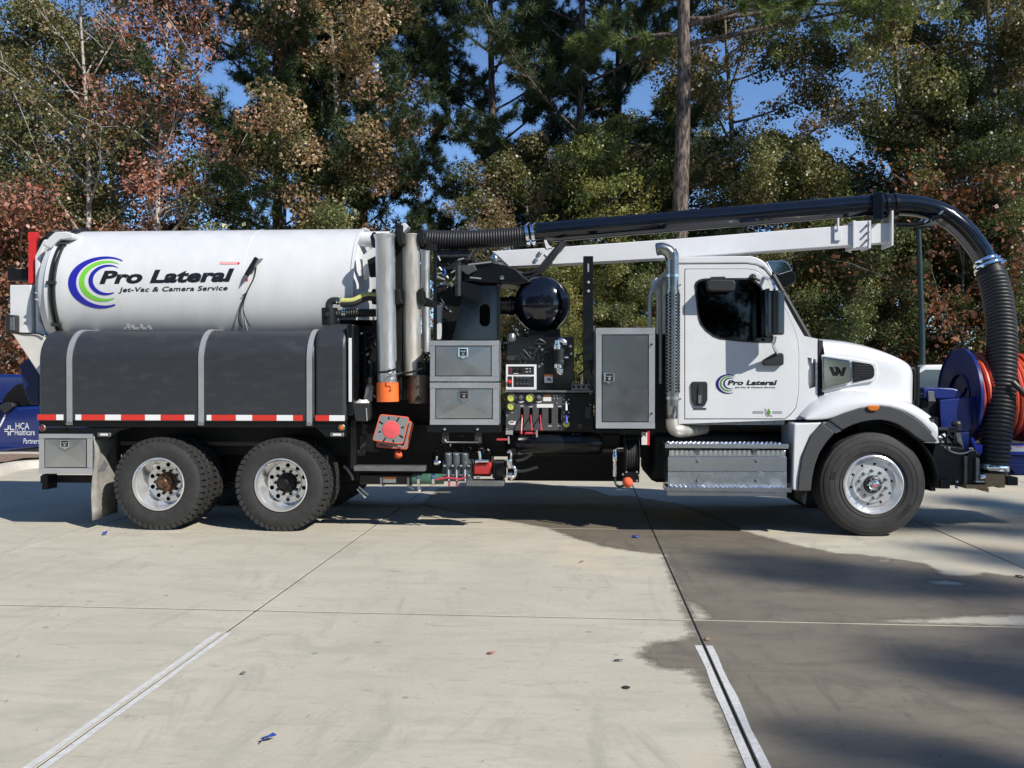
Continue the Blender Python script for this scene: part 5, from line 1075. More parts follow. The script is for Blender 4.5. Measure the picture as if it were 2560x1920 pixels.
# blue car: visible as its flank and side windows at the left edge
bc = thing('parked_car', G(20, 1138), 'glossy blue car with white lettering parked behind the truck at far left', 'car')
ca = ORG[bc.name]; YC = ca.y - .1
def CP(px, py, dy=0): p = P(px, py, YC + dy); return p
xl, xr_ = P(-260, 1000, YC).x, P(210, 1000, YC).x
body = [(-260,1090),(-262,1030),(-240,1012),(0,1013),(30,1018),(100,1014),(205,1012),(212,1040),(210,1112),(100,1118),(0,1130),(-240,1130)]
o = MB().pprism(body, YC, 1.75).build('body', 'car_blue', bc, bev=.06, seg=3, ang=30)
rfp = [(-235,1013),(-205,985),(-160,952),(-90,938),(0,935),(90,936),(150,950),(190,990),(205,1012)]
MB().prism(XZ(rfp, YC), YC + .12, YC + 1.6).build('cabin', 'car_blue', bc, bev=.08, seg=3, ang=30)
for q in ([(-215,1010),(-190,985),(-150,958),(-95,948),(-40,946),(-20,1010)], [(-6,1011),(8,985),(32,962),(60,956),(112,952),(140,960),(170,985),(182,1008),(40,1016)]):
    MB().prism(XZ(q, YC), YC + .10, YC + .14).build('side_window', 'car_glass', bc, bev=.01)
MB().pprism([(-8,1016),(14,1005),(30,1007),(34,1016),(18,1030),(10,1034)], YC-.12, .14).build('mirror', 'black_plastic', bc, bev=.02)
MB().pbox(-235, 1118, 205, 1142, YC+.05, 1.6).build('sill', 'black_plastic', bc, bev=.02)
for px in (-190, 160):
    c = P(px, 1108, YC); MB().lathe([(0, .02), (.2, .0), (.32, -.01), (.335, .04), (.335, .2)], (c.x, YC-.02, .335), (0, 1, 0), 32).build('wheel', 'rubber', bc); MB().lathe([(0, -.02), (.08, -.03), (.2, -.015), (.21, 0)], (c.x, YC-.02, .335), (0, 1, 0), 24).build('wheel_rim', 'polished_alu', bc)
def flat_text(tx, x0, y0, x1, y1, Y, m, parent, **kw):
    a_ = P(x0, y1, Y); e_ = P(x1, y0, Y); vs_, fs_ = fit_text(tx, a_.x, e_.x, a_.z, e_.z, **kw); b = MB(); b.add([(u, Y, v) for u, v in vs_], fs_); b.build('lettering', m, parent, smooth=False)
flat_text('HCA', 39, 1057, 73, 1073, YC-.006, 'tape_white', bc); flat_text('Healthcare', 37, 1073, 87, 1088, YC-.006, 'tape_white', bc); flat_text('Partners', 58, 1096, 99, 1109, YC-.006, 'tape_white', bc, shear=.2)
for k in range(4):
    a_ = k*math.pi/2 + math.pi/4; cc = P(23, 1076, YC-.006); s_ = 1/scl(23, YC); e = Vector((math.cos(a_), 0, math.sin(a_))); t = Vector((-math.sin(a_), 0, math.cos(a_)))
    for sg in (-1, 1):
        d2 = (e + t*sg).normalized(); n2 = Vector((-d2.z, 0, d2.x))
        MB().obox(cc + e*s_*3.5 + d2*s_*5, d2*s_*5, n2*s_*1.1, Vector((0, .002, 0))).build('cross_emblem', 'tape_white', bc)
MB().tube([P(14, 1036, YC-.01), P(3, 1060, YC-.01), P(-10, 1080, YC-.01)], .02, 6).build('body_stripe', 'tape_white', bc)

vn = thing('parked_van', G(2330, 1120), 'white van with a tinted window showing between the truck bonnet and the blue reel', 'van')
YV = ORG[vn.name].y; 
MB().pprism([(2215, 1105), (2210, 1010), (2225, 995), (2262, 985), (2296, 925), (2312, 912), (2420, 910), (2700, 912), (2720, 930), (2722, 1105)], YV, 1.9).build('body', 'van_white', vn, bev=.07, seg=3, ang=30)
for q in ([(2272, 985), (2300, 932), (2314, 924), (2352, 924), (2352, 985)], [(2366, 924), (2470, 924), (2470, 985), (2366, 985)], [(2485, 924), (2600, 924), (2600, 985), (2485, 985)]): MB().pprism(q, YV-.008, .02).build('side_window', 'van_glass', vn, bev=.006)
for px in (2270, 2640): c = P(px, 1095, YV); MB().lathe([(0, .0), (.2, -.02), (.33, -.02), (.35, .04), (.35, .22)], (c.x, YV-.01, .35), (0, 1, 0), 28).build('wheel', 'rubber', vn)
MB().pbox(2214, 1095, 2718, 1108, YV-.01, 1.8).build('sill', 'black_plastic', vn)

# lamp post behind the hood
p0 = G(2306, 1112); lpz = P(2301, 566, p0.y).z
lpt = thing('lamp_post', (p0.x, p0.y, 0), 'slender dark green lamp post standing behind the truck bonnet', 'lamp post')
b = MB(); b.tube([(p0.x, p0.y, 0), (p0.x - .02, p0.y, lpz*.5), (P(2296, 600, p0.y).x, p0.y, lpz)], [.085, .075, .062], 14); b.build('pole', 'lamp_green', lpt)
b = MB(); b.lathe([(.16, 0), (.16, .05), (.11, .12), (.09, .4)], (p0.x, p0.y, 0), (0, 0, 1), 16); b.build('base', 'lamp_green', lpt)
b = MB(); b.box(P(2296, 600, p0.y).x-.05, P(2296, 600, p0.y).x+.35, p0.y-.12, p0.y+.12, lpz-.02, lpz+.08); b.build('lamp_head', 'lamp_green', lpt, bev=.02)

# ================================================================== litter on the concrete
def scrap(name, label, cat, px, py, pts, m, h=.02):
    g = G(px, py); t = thing(name, (g.x, g.y, 0), label, cat); s = (g - CAM).length/F; b = MB(); n = len(pts); rr = random.Random(px)
    vs = [(g.x + a*s, g.y + e*s*2.6, .007 + rr.random()*h) for a, e in pts]; cen = (g.x, g.y, .012 + h*.6)
    b.add(vs + [cen], [(i, (i+1) % n, n) for i in range(n)]); b.build('scrap', m, t, solid=.002); return t
scrap('torn_glove', 'torn blue glove scrap lying alone on the open concrete at the bottom', 'glove', 668, 1855, [(-14,-3),(-6,6),(2,8),(10,4),(18,5),(10,0),(6,-3),(-2,-2),(-6,-9),(-8,-2)], 'glove_blue', .03)
scrap('torn_glove', 'small blue glove scrap near the rearmost truck wheel', 'glove', 261, 1337, [(-6,2),(2,4),(6,-1),(1,-4),(-3,-1)], 'glove_blue', .03)
scrap('torn_glove', 'dark blue glove scrap lying in the damp patch under the tool box', 'glove', 1588, 1345, [(-8,1),(0,3),(9,3),(8,-3),(-6,-2)], 'glove_blue', .03)
mat('leaf_red', (.36, .11, .08), .7, var=.2, scale=50); mat('leaf_dark', (.03, .027, .022), .7, var=.3, scale=50); mat('leaf_tan', (.40, .25, .13), .7, var=.2, scale=50)
scrap('fallen_leaf', 'reddish fallen leaf in the middle of the dry concrete slab', 'leaf', 1228, 1636, [(-12,0),(-5,2),(4,1),(12,1),(6,-1),(-4,-2)], 'leaf_red', .01)
scrap('fallen_leaf', 'dark curled leaf on the sunny slab beyond the centre', 'leaf', 1454, 1407, [(-6,0),(0,1.4),(7,-.5),(2,-1.4),(-4,-1)], 'leaf_dark', .012)
scrap('fallen_leaf', 'tan leaf just above the end of the right painted line', 'leaf', 1768, 1602, [(-8,1),(0,3),(7,1),(2,-2),(-5,-2)], 'leaf_tan', .01)
scrap('fallen_leaf', 'brown curled leaf left of the dark joint near the long painted line', 'leaf', 608, 1687, [(-7,-2),(-2,2),(5,1),(6,-1),(0,-2)], 'bronze_dark', .01)
scrap('flattened_tag', 'flat dark tag with a pale centre near the damp edge', 'tag', 1546, 1654, [(-11,-1.2),(-9,1.2),(9,1.2),(11,-1.2)], 'steel_grey', .006)
g = G(1565, 1720); dv = thing('oil_spot', (g.x, g.y, 0), 'small dark oval spot on the concrete left of the right painted line', 'stain'); MB().lathe([(0, .006), (.022, .006), (.024, .005)], (g.x, g.y, 0), (0, 0, 1), 16).build('spot', 'leaf_dark', dv)
g = G(2549, 1443); rgx = thing('rubber_ring', (g.x, g.y, 0), 'small black rubber ring at the right edge of the dry concrete', 'ring'); MB().tube([(g.x + .026*math.cos(a), g.y + .04*math.sin(a), .008) for a in [2*math.pi*k/16 for k in range(16)]], .005, 6, closed=True).build('ring', 'black_matte', rgx)
# ================================================================== the setting
def concrete(name, base, dark, rough, wet=False):
    m = bpy.data.materials.new(name); m.use_nodes = True; MATS[name] = m; t = m.node_tree; N = t.nodes.new; L = t.links.new; b = t.nodes['Principled BSDF']
    geo = N('ShaderNodeNewGeometry'); pos = geo.outputs['Position']
    def noise(sc_, det, ro=.6, st=None, dist=0):
        src = pos
        if st: mp = N('ShaderNodeMapping'); mp.inputs['Scale'].default_value = st; mp.inputs['Rotation'].default_value = (0, 0, .04); L(pos, mp.inputs['Vector']); src = mp.outputs[0]
        n = N('ShaderNodeTexNoise'); n.inputs['Scale'].default_value = sc_; n.inputs['Detail'].default_value = det; n.inputs['Roughness'].default_value = ro; n.inputs['Distortion'].default_value = dist; L(src, n.inputs['Vector']); return n.outputs['Fac']
    def ramp(f, a, c, lo=(0, 0, 0), hi=(1, 1, 1)):
        r = N('ShaderNodeValToRGB'); L(f, r.inputs[0]); r.color_ramp.elements[0].position = a; r.color_ramp.elements[1].position = c; r.color_ramp.elements[0].color = (*lo, 1); r.color_ramp.elements[1].color = (*hi, 1); return r.outputs[0]
    def mix(f, a, c, mode='MIX'):
        x = N('ShaderNodeMixRGB'); x.blend_type = mode
        if isinstance(f, float): x.inputs[0].default_value = f
        else: L(f, x.inputs[0])
        for k, q in ((1, a), (2, c)):
            if isinstance(q, tuple): x.inputs[k].default_value = (*q, 1)
            else: L(q, x.inputs[k])
        return x.outputs[0]
    c = mix(ramp(noise(.55, 5), .3, .72), tuple(v*.88 for v in base), tuple(min(1, v*1.07) for v in base))
    c = mix(ramp(noise(2.2, 8, .7, (.55, 1.6, 1), .6), .46, .66), c, dark)                       # broad scuffs
    sc2 = ramp(noise(5.5, 8, .75, (.5, 2.2, 1), 1.2), .56, .70); c = mix(mix(.75, (0., 0., 0.), sc2), c, tuple(v*.70 for v in dark))
    c = mix(ramp(noise(46, 4, .7), .66, .72), c, tuple(v*.60 for v in base))                      # dark grit
    c = mix(ramp(noise(300, 2, .6), .3, .75), tuple(v*.9 for v in base) if False else c, mix(.16, c, (.02, .02, .02)))
    vo = N('ShaderNodeTexVoronoi'); vo.inputs['Scale'].default_value = 2.6; vo.inputs['Randomness'].default_value = 1; L(pos, vo.inputs['Vector'])
    sep = N('ShaderNodeSeparateColor'); L(vo.outputs['Color'], sep.inputs[0])
    pick = ramp(sep.outputs[0], .45, .47); spot = ramp(vo.outputs['Distance'], .035, .075, (1, 1, 1), (0, 0, 0))
    c = mix(mix(1.0, pick, spot, 'MULTIPLY'), c, tuple(v*.62 for v in dark))                                      # drips
    c = mix(ramp(noise(1.1, 9, .72, (1.8, .5, 1), 2.2), .54, .68), c, tuple(v*.86 for v in dark))                 # tyre scuffs
    c = mix(ramp(noise(95, 5, .8), .58, .74), c, tuple(v*.70 for v in base))                                      # grain
    c = mix(1.0, c, ramp(noise(26, 9, .82), .28, .72, (.88, .88, .88), (1.06, 1.06, 1.06)), 'MULTIPLY')                # mottled finish
    if not wet: c = mix(ramp(noise(.33, 3), .60, .74), c, tuple(v*w for v, w in zip(base, (1.03, .93, .82))))   # warm rusty tinge
    L(c, b.inputs['Base Color'])
    mr = N('ShaderNodeMapRange'); mr.inputs['To Min'].default_value = rough-.1; mr.inputs['To Max'].default_value = rough+.1; L(noise(3, 5), mr.inputs[0]); L(mr.outputs[0], b.inputs['Roughness'])
    bp = N('ShaderNodeBump'); bp.inputs['Strength'].default_value = .12 if wet else .3; bp.inputs['Distance'].default_value = .004; L(noise(170, 5, .7), bp.inputs['Height']); L(bp.outputs[0], b.inputs['Normal'])
    b.inputs['Specular IOR Level'].default_value = .4
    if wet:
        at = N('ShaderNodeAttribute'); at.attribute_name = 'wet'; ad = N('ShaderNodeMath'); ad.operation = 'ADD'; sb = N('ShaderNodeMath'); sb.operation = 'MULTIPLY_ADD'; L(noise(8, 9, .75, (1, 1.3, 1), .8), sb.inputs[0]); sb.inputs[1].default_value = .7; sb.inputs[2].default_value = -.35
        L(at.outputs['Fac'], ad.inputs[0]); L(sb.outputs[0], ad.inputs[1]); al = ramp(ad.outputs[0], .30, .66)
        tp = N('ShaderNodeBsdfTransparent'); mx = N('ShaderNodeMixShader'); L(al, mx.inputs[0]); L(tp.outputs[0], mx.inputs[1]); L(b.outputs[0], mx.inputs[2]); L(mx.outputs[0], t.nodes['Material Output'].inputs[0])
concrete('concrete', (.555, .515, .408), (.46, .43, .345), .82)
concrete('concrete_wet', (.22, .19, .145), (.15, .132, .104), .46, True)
mat('joint_dark', (.02, .019, .018), .9, var=.3, scale=8)
mat('paint_line', (.50, .495, .47), .7, scale=22, var=.1, col2=(.66, .66, .64), bump=.2, bscale=90)
mat('mulch', (.16, .10, .07), .9, var=.4, scale=14, col2=(.30, .21, .15), bump=.6, bscale=30)
mat('kerb_concrete', (.50, .47, .41), .85, var=.08, scale=5, bump=.1)
mat('forest_floor', (.085, .062, .035), .95, var=.4, scale=3, col2=(.16, .11, .055), bump=.5, bscale=12)

b = MB(); b.box(-260, 260, 14.2, 420, -.3, -.02); b.box(-260, 260, -320, 14.2, -.3, -.03); tag(b.build('ground', 'forest_floor', smooth=False), kind='structure')
# concrete slabs laid on the bearing of their joints
A0, A1 = G(63, 1920), G(945, 1318); B0, B1 = G(1873, 1920), G(1640, 1313); C0, C1 = G(0, 1512), G(2560, 1569)
def isect(p, q, r_, s_):
    d = q-p; e = s_-r_; den = d.x*e.y - d.y*e.x; t = ((r_.x-p.x)*e.y - (r_.y-p.y)*e.x)/den; return p + d*t
O1 = isect(A0, A1, C0, C1); O2 = isect(B0, B1, C0, C1)
vx = (O2-O1); SW = vx.length; vx = vx.normalized(); vy = Vector((-vx.y, vx.x, 0)); gy = G(900, 1314); SL = (gy-O1).dot(vy); SLs = 3.9
ang = math.atan2(vx.y, vx.x)
pav = thing('pavement', (O1.x, O1.y, 0), kind='structure')
me = None; gap = .008
for i in range(-6, 9):
    for j in range(-4, 6):
        if me is None:
            b = MB(); b.box(gap, SW-gap, .014, SL-.014, -.14, 0); o = b.build('slab', 'concrete', smooth=False); me = o.data; md = o.modifiers.new('bevel', 'BEVEL'); md.width = .003; md.segments = 1
        else:
            o = bpy.data.objects.new('slab', me); COL.objects.link(o); md = o.modifiers.new('bevel', 'BEVEL'); md.width = .003; md.segments = 1
        o.parent = pav; o.rotation_euler = (0, 0, ang); w = vx*(i*SW) + vy*(j*SL); o.location = (w.x, w.y, 0)
# joint filler below the slabs
b = MB(); b.box(-40, 45, -30, 14.4, -.2, -.006); b.build('joint_filler', 'joint_dark', pav, smooth=False)
# painted stall lines, one strip on either side of each joint
def stripe(base, y_near, y_far, name='stall_line'):
    for s in (-1, 1):
        b = MB(); q = []
        for y in np.linspace(y_near, y_far, 26):
            for e in (.012, .054):
                jit = .003*math.sin(y*37 + s) + .003*math.sin(y*91); p = base + vx*(s*(e + (jit if e > .02 else 0))) + vy*y; q.append((p.x, p.y, .004))
        b.add(q, [(2*k, 2*k+1, 2*k+3, 2*k+2) for k in range(25)]); b.build(name, 'paint_line', pav, smooth=False)
ya = (G(563, 1583)-O1).dot(vy); yb_ = (G(1755, 1615)-O2).dot(vy)
stripe(O1, -6.2, ya); stripe(O2, -6.2, yb_); stripe(O2 + vx*SW, -6.2, (ya+yb_)/2); stripe(O1 - vx*SW, -6.2, (ya+yb_)/2)
# wet patches: thin sheets with ragged edges, kept inside each slab
def wet(pts, z=.0022, rag=.03, seed=1):
    q = [G(a, e) for a, e in pts]; out = []; rr = random.Random(seed)
    for k in range(len(q)):
        p0 = q[k]; p1 = q[(k+1) % len(q)]; straight = pts[k][2:] if len(pts[k]) > 2 else None; n = max(2, int((p1-p0).length/.06))
        for i in range(n):
            f = i/n; p = p0.lerp(p1, f); nr = Vector((-(p1-p0).y, (p1-p0).x, 0)).normalized(); d = (math.sin(p.x*9.1 + p.y*5 + seed) + .6*math.sin(p.x*23 + p.y*17) + rr.uniform(-.5, .5))*rag*min(1, f*5, (1-f)*5+.15)
            out.append(p + nr*d)
    return out
def clip(poly, i, j, pad=.008):                                   # Sutherland-Hodgman against slab (i, j)
    lo = [(vx, i*SW+pad, 1), (vx, (i+1)*SW-pad, -1), (vy, j*SL+pad, 1), (vy, (j+1)*SL-pad, -1)]
    for ax, lim, s in lo:
        out = []; 
        for k in range(len(poly)):
            p, q = poly[k-1], poly[k]; dp = ((p-O1).dot(ax)-lim)*s; dq = ((q-O1).dot(ax)-lim)*s
            if dp >= 0: out.append(p)
            if dp*dq < 0: out.append(p + (q-p)*(dp/(dp-dq)))
        poly = out
        if len(poly) < 3: return []
    return poly
def inside_dist(px, py, poly):                                    # signed distance, positive inside
    d = np.full(px.shape, 1e9); ins = np.zeros(px.shape, bool); n = len(poly)
    for k in range(n):
        ax_, ay_ = poly[k-1]; bx_, by_ = poly[k]; ex, ey = bx_-ax_, by_-ay_; L2 = ex*ex + ey*ey + 1e-12
        t = np.clip(((px-ax_)*ex + (py-ay_)*ey)/L2, 0, 1); d = np.minimum(d, np.hypot(px-ax_-t*ex, py-ay_-t*ey))
        cr = (ay_ > py) != (by_ > py); xi = ax_ + (py-ay_)*ex/(ey if abs(ey) > 1e-9 else 1e-9); ins ^= cr & (px < xi)
    return np.where(ins, d, -d)
def wet_sheets(polys, dry, soft=.34, step=.04):
    PL = [[(p.x, p.y) for p in (G(a, e) for a, e in q)] for q in polys]; DR = [[(p.x, p.y) for p in (G(a, e) for a, e in q)] for q in dry]
    for i in range(-1, 5):
        for j in range(-2, 3):
            u = np.linspace(i*SW+.009, (i+1)*SW-.009, int(SW/step)); v = np.linspace(j*SL+.015, (j+1)*SL-.015, int(SL/step)); U, Vv = np.meshgrid(u, v)
            X_ = O1.x + vx.x*U + vy.x*Vv; Y_ = O1.y + vx.y*U + vy.y*Vv
            sd_ = np.max([inside_dist(X_, Y_, q) for q in PL], 0)
            for q in DR: sd_ = np.minimum(sd_, -inside_dist(X_, Y_, q))
            w = np.clip(.5 + sd_/soft, 0, 1)
            if w.max() <= .2: continue
            nu = len(u); nv = len(v); idx = np.arange(nu*nv).reshape(nv, nu); quad = np.stack([idx[:-1, :-1], idx[:-1, 1:], idx[1:, 1:], idx[1:, :-1]], -1).reshape(-1, 4)
            wf = w.reshape(-1); quad = quad[wf[quad].max(1) > .02]; used, inv = np.unique(quad, return_inverse=True); quad = inv.reshape(-1, 4)
            co = np.stack([X_.reshape(-1)[used]-ORG[pav.name].x, Y_.reshape(-1)[used]-ORG[pav.name].y, np.full(len(used), .0022)], 1)
            me_ = bpy.data.meshes.new('wet_patch'); me_.from_pydata(co.tolist(), [], quad.tolist()); at = me_.attributes.new('wet', 'FLOAT', 'POINT'); at.data.foreach_set('value', wf[used].astype(np.float32))
            me_.materials.append(MATS['concrete_wet']); o = bpy.data.objects.new('wet_patch', me_); COL.objects.link(o); o.parent = pav
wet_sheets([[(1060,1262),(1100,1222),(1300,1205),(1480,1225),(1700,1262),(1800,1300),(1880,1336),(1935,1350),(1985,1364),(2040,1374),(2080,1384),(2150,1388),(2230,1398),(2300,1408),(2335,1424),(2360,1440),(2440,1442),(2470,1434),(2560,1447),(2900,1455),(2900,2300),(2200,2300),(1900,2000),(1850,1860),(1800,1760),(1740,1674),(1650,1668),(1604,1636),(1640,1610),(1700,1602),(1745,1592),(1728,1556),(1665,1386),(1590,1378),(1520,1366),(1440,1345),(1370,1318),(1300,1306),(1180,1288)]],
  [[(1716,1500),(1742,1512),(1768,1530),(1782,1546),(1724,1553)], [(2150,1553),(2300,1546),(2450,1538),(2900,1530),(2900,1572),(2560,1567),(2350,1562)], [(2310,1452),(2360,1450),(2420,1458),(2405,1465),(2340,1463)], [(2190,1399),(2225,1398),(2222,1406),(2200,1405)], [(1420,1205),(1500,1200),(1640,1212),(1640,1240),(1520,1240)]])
# kerbed island at the far left and the kerb along the woods
isl = thing('kerb', G(60, 1180), kind='structure'); k0 = G(-250, 1200); k1 = G(5, 1192); k2 = G(40, 1176); k3 = G(130, 1168); k4 = G(600, 1166)
def kerb_run(pts, w=.28, h=.14):
    b = MB(); rows = []
    for i, p in enumerate(pts):
        t = (pts[min(i+1, len(pts)-1)]-pts[max(i-1, 0)]).normalized(); nr = Vector((-t.y, t.x, 0))
        rows.append([tuple(p + nr*a + Vector((0, 0, z))) for a, z in ((0, 0), (.03, h-.03), (.07, h), (w, h), (w, 0))])
    b.grid(rows); return b
kerb_run(smooth_path([G(-300, 1260), G(-60, 1205), G(10, 1188), G(50, 1176), G(110, 1170), G(300, 1168), G(640, 1168)])).build('kerb_stone', 'kerb_concrete', isl)
q = [G(-300, 1190), G(15, 1170), G(60, 1160), G(120, 1158), G(640, 1160), G(640, 1140), G(60, 1146), G(-300, 1150)]
b = MB(); b.add([(p.x, p.y, .12) for p in q], [tuple(range(len(q)))]); b.build('planting_bed', 'mulch', isl, smooth=False)
kerb_run([G(640, 1152), G(60, 1146), G(-300, 1150)], .25, .15).build('kerb_stone', 'kerb_concrete', isl)
kb = thing('kerb', (0, 14.2, 0), kind='structure'); kerb_run([Vector((-40, 14.2, 0)), Vector((0, 14.2, 0)), Vector((45, 14.2, 0))], .2, .15).build('kerb_stone', 'kerb_concrete', kb)

# ================================================================== trees
LEAF_GAIN = 1.36
def leaf_mat(name, cols, trans=.3, rough=.4):
    m = bpy.data.materials.new(name); m.use_nodes = True; MATS[name] = m; t = m.node_tree; L = t.links.new; b = t.nodes['Principled BSDF']
    at = t.nodes.new('ShaderNodeAttribute'); at.attribute_name = 'rnd'
    r = t.nodes.new('ShaderNodeValToRGB'); L(at.outputs['Fac'], r.inputs[0]); e = r.color_ramp.elements
    while len(e) < len(cols): e.new(.5)
    cols = [tuple(min(.6, v*LEAF_GAIN) for v in c) for c in cols]
    for k, c in enumerate(cols): e[k].position = k/(len(cols)-1) if len(cols) > 1 else 0; e[k].color = (*c, 1)
    L(r.outputs[0], b.inputs['Base Color']); b.inputs['Roughness'].default_value = rough; b.inputs['Specular IOR Level'].default_value = .5
    tr = t.nodes.new('ShaderNodeBsdfTranslucent'); hs = t.nodes.new('ShaderNodeMixRGB'); hs.blend_type = 'MULTIPLY'; hs.inputs[0].default_value = 1; hs.inputs[2].default_value = (1.2, 1.1, .6, 1); L(r.outputs[0], hs.inputs[1]); L(hs.outputs[0], tr.inputs[0])
    mx = t.nodes.new('ShaderNodeMixShader'); mx.inputs[0].default_value = trans; L(b.outputs[0], mx.inputs[1]); L(tr.outputs[0], mx.inputs[2]); L(mx.outputs[0], t.nodes['Material Output'].inputs[0])
leaf_mat('leaf_olive', [(.05, .068, .022), (.09, .11, .038), (.155, .16, .062), (.22, .19, .088), (.24, .14, .085)])
leaf_mat('leaf_green', [(.03, .048, .015), (.06, .085, .027), (.105, .13, .048), (.18, .185, .075), (.14, .115, .055)])
leaf_mat('leaf_deep', [(.02, .034, .013), (.045, .064, .021), (.085, .105, .037), (.11, .10, .045)])
leaf_mat('leaf_brown', [(.07, .085, .03), (.135, .12, .05), (.25, .175, .095), (.37, .26, .16), (.30, .16, .10)])
leaf_mat('leaf_russet', [(.042, .06, .02), (.075, .094, .032), (.135, .13, .055), (.22, .165, .095), (.22, .12, .08)])
leaf_mat('leaf_crimson', [(.09, .075, .03), (.20, .10, .06), (.33, .14, .10), (.42, .21, .155)])
leaf_mat('leaf_rust', [(.06, .05, .02), (.14, .06, .035), (.22, .085, .04), (.08, .07, .025)])
leaf_mat('leaf_yellow', [(.06, .078, .022), (.12, .145, .038), (.21, .215, .068), (.21, .15, .06)])
leaf_mat('needle', [(.022, .04, .016), (.045, .07, .026), (.085, .11, .04)], .2, .5)
leaf_mat('needle_light', [(.05, .075, .02), (.10, .14, .04), (.16, .19, .055)], .25, .5)
mat('bark_pine', (.035, .027, .022), .9, scale=4.2, stretch=(3, 3, .9), var=.4, col2=(.20, .155, .125), bump=1.0, bscale=8, lo=.42, hi=.60)
mat('bark_grey', (.10, .09, .075), .9, scale=6, var=.4, col2=(.20, .18, .15), bump=.4, bscale=18)
mat('bark_pale', (.34, .31, .27), .85, scale=5, var=.2, col2=(.52, .49, .44), bump=.3, bscale=18)

def quads_mesh(name, cen, nrm, up, sl, sw, rnd, tri=False):
    n = len(cen); u = up - nrm*np.sum(up*nrm, 1, keepdims=True); u /= np.linalg.norm(u, axis=1, keepdims=True) + 1e-9; w = np.cross(nrm, u)
    sl = sl[:, None]; sw = sw[:, None]
    if tri: V = np.stack([cen - w*sw, cen + w*sw, cen + u*sl], 1); k = 3
    else: V = np.stack([cen - u*sl*.5, cen + w*sw*.5 + nrm*sw*.12, cen + u*sl*.5, cen - w*sw*.5 + nrm*sw*.12], 1); k = 4
    me = bpy.data.meshes.new(name); me.vertices.add(n*k); me.vertices.foreach_set('co', V.reshape(-1).astype(np.float32))
    me.loops.add(n*k); me.loops.foreach_set('vertex_index', np.arange(n*k, dtype=np.int32))
    me.polygons.add(n); me.polygons.foreach_set('loop_start', np.arange(0, n*k, k, dtype=np.int32))
    at = me.attributes.new('rnd', 'FLOAT', 'POINT'); at.data.foreach_set('value', np.repeat(rnd, k).astype(np.float32)); me.update(); me.validate(); return me
def unit(v): return v/(np.linalg.norm(v, axis=-1, keepdims=True) + 1e-9)

def wood_mesh(name, tubes):
    b = MB()
    for pts, r0, r1, n in tubes: b.tube(pts, list(np.linspace(r0, r1, len(pts))), n)
    me = bpy.data.meshes.new(name); me.from_pydata(b.v, [], b.f); me.polygons.foreach_set('use_smooth', [True]*len(me.polygons)); return me
def broadleaf(seed, H, RAD, base, nl, trunk_r, dens=1.0, leaf=.098, upright=.6, gapk=.28):
    rr = np.random.default_rng(seed); tubes = []; lean = rr.normal(0, .03, 2)
    tp = [Vector((lean[0]*z + .12*math.sin(z*.6 + seed), lean[1]*z + .12*math.cos(z*.5 + seed), z)) for z in np.linspace(0, H*.93, 12)]
    tubes.append((tp, trunk_r, trunk_r*.15, 8)); cl = []
    nb = int(26*dens)
    for k in range(nb):
        f = (base + (H*.95-base)*((k + rr.random())/nb))/H; z = f*H; p0 = Vector((lean[0]*z + .12*math.sin(z*.6 + seed), lean[1]*z + .12*math.cos(z*.5 + seed), z))
        a = k*2.4 + rr.uniform(-.5, .5); prof = math.sin(math.pi*min(1, max(.12, (f*H-base*.6)/(H*1.04-base*.6)))**.8); ln = RAD*prof*rr.uniform(.7, 1.15)
        d = Vector((math.cos(a), math.sin(a), upright*rr.uniform(.3, 1.2))); d.normalize(); pts = [p0]
        for q in range(5): d = (d + Vector((rr.normal(0, .12), rr.normal(0, .12), .04 + rr.normal(0, .08)))).normalized(); pts.append(pts[-1] + d*ln/5)
        br = trunk_r*(1-f)*.5 + .012; tubes.append((pts, br, .010, 5))
        for q in (2, 3, 4, 5):
            cl.append((pts[q], .34 + .10*q/5)) if rr.random() > gapk*.5 else None
            for s in range(2):
                e = Vector((rr.normal(0, 1), rr.normal(0, 1), rr.normal(.15, .6))).normalized(); tip = pts[q] + (e + d*.6)*ln*rr.uniform(.16, .34)
                tubes.append(([pts[q], (pts[q]+tip)/2 + Vector((0, 0, .05)), tip], .014, .005, 4))
                if rr.random() > gapk: cl.append((tip, rr.uniform(.3, .52)))
    cl.append((tp[-1], .5)); C = np.array([c[0] for c in cl]); S = np.array([c[1] for c in cl])
    idx = rr.integers(0, len(C), nl); off = rr.normal(0, 1, (nl, 3)); off = off/np.maximum(1, np.linalg.norm(off, axis=1, keepdims=True)/1.7)*np.array([1, 1, .75])*S[idx][:, None]*.80
    cen = C[idx] + off; nrm = unit(rr.normal(0, 1, (nl, 3)) + np.array([0, 0, .55]) + unit(off)*.5); up = unit(rr.normal(0, 1, (nl, 3)) + np.array([0, 0, -.6]))
    s = leaf*np.exp(rr.normal(-.08, .33, nl)); tone = rr.random(len(C))
    rnd = np.clip(tone[idx]*.55 + rr.random(nl)*.5 - .03, 0, 1)
    return wood_mesh('trunk', tubes), quads_mesh('crown', cen, nrm, up, s, s*.72, rnd)
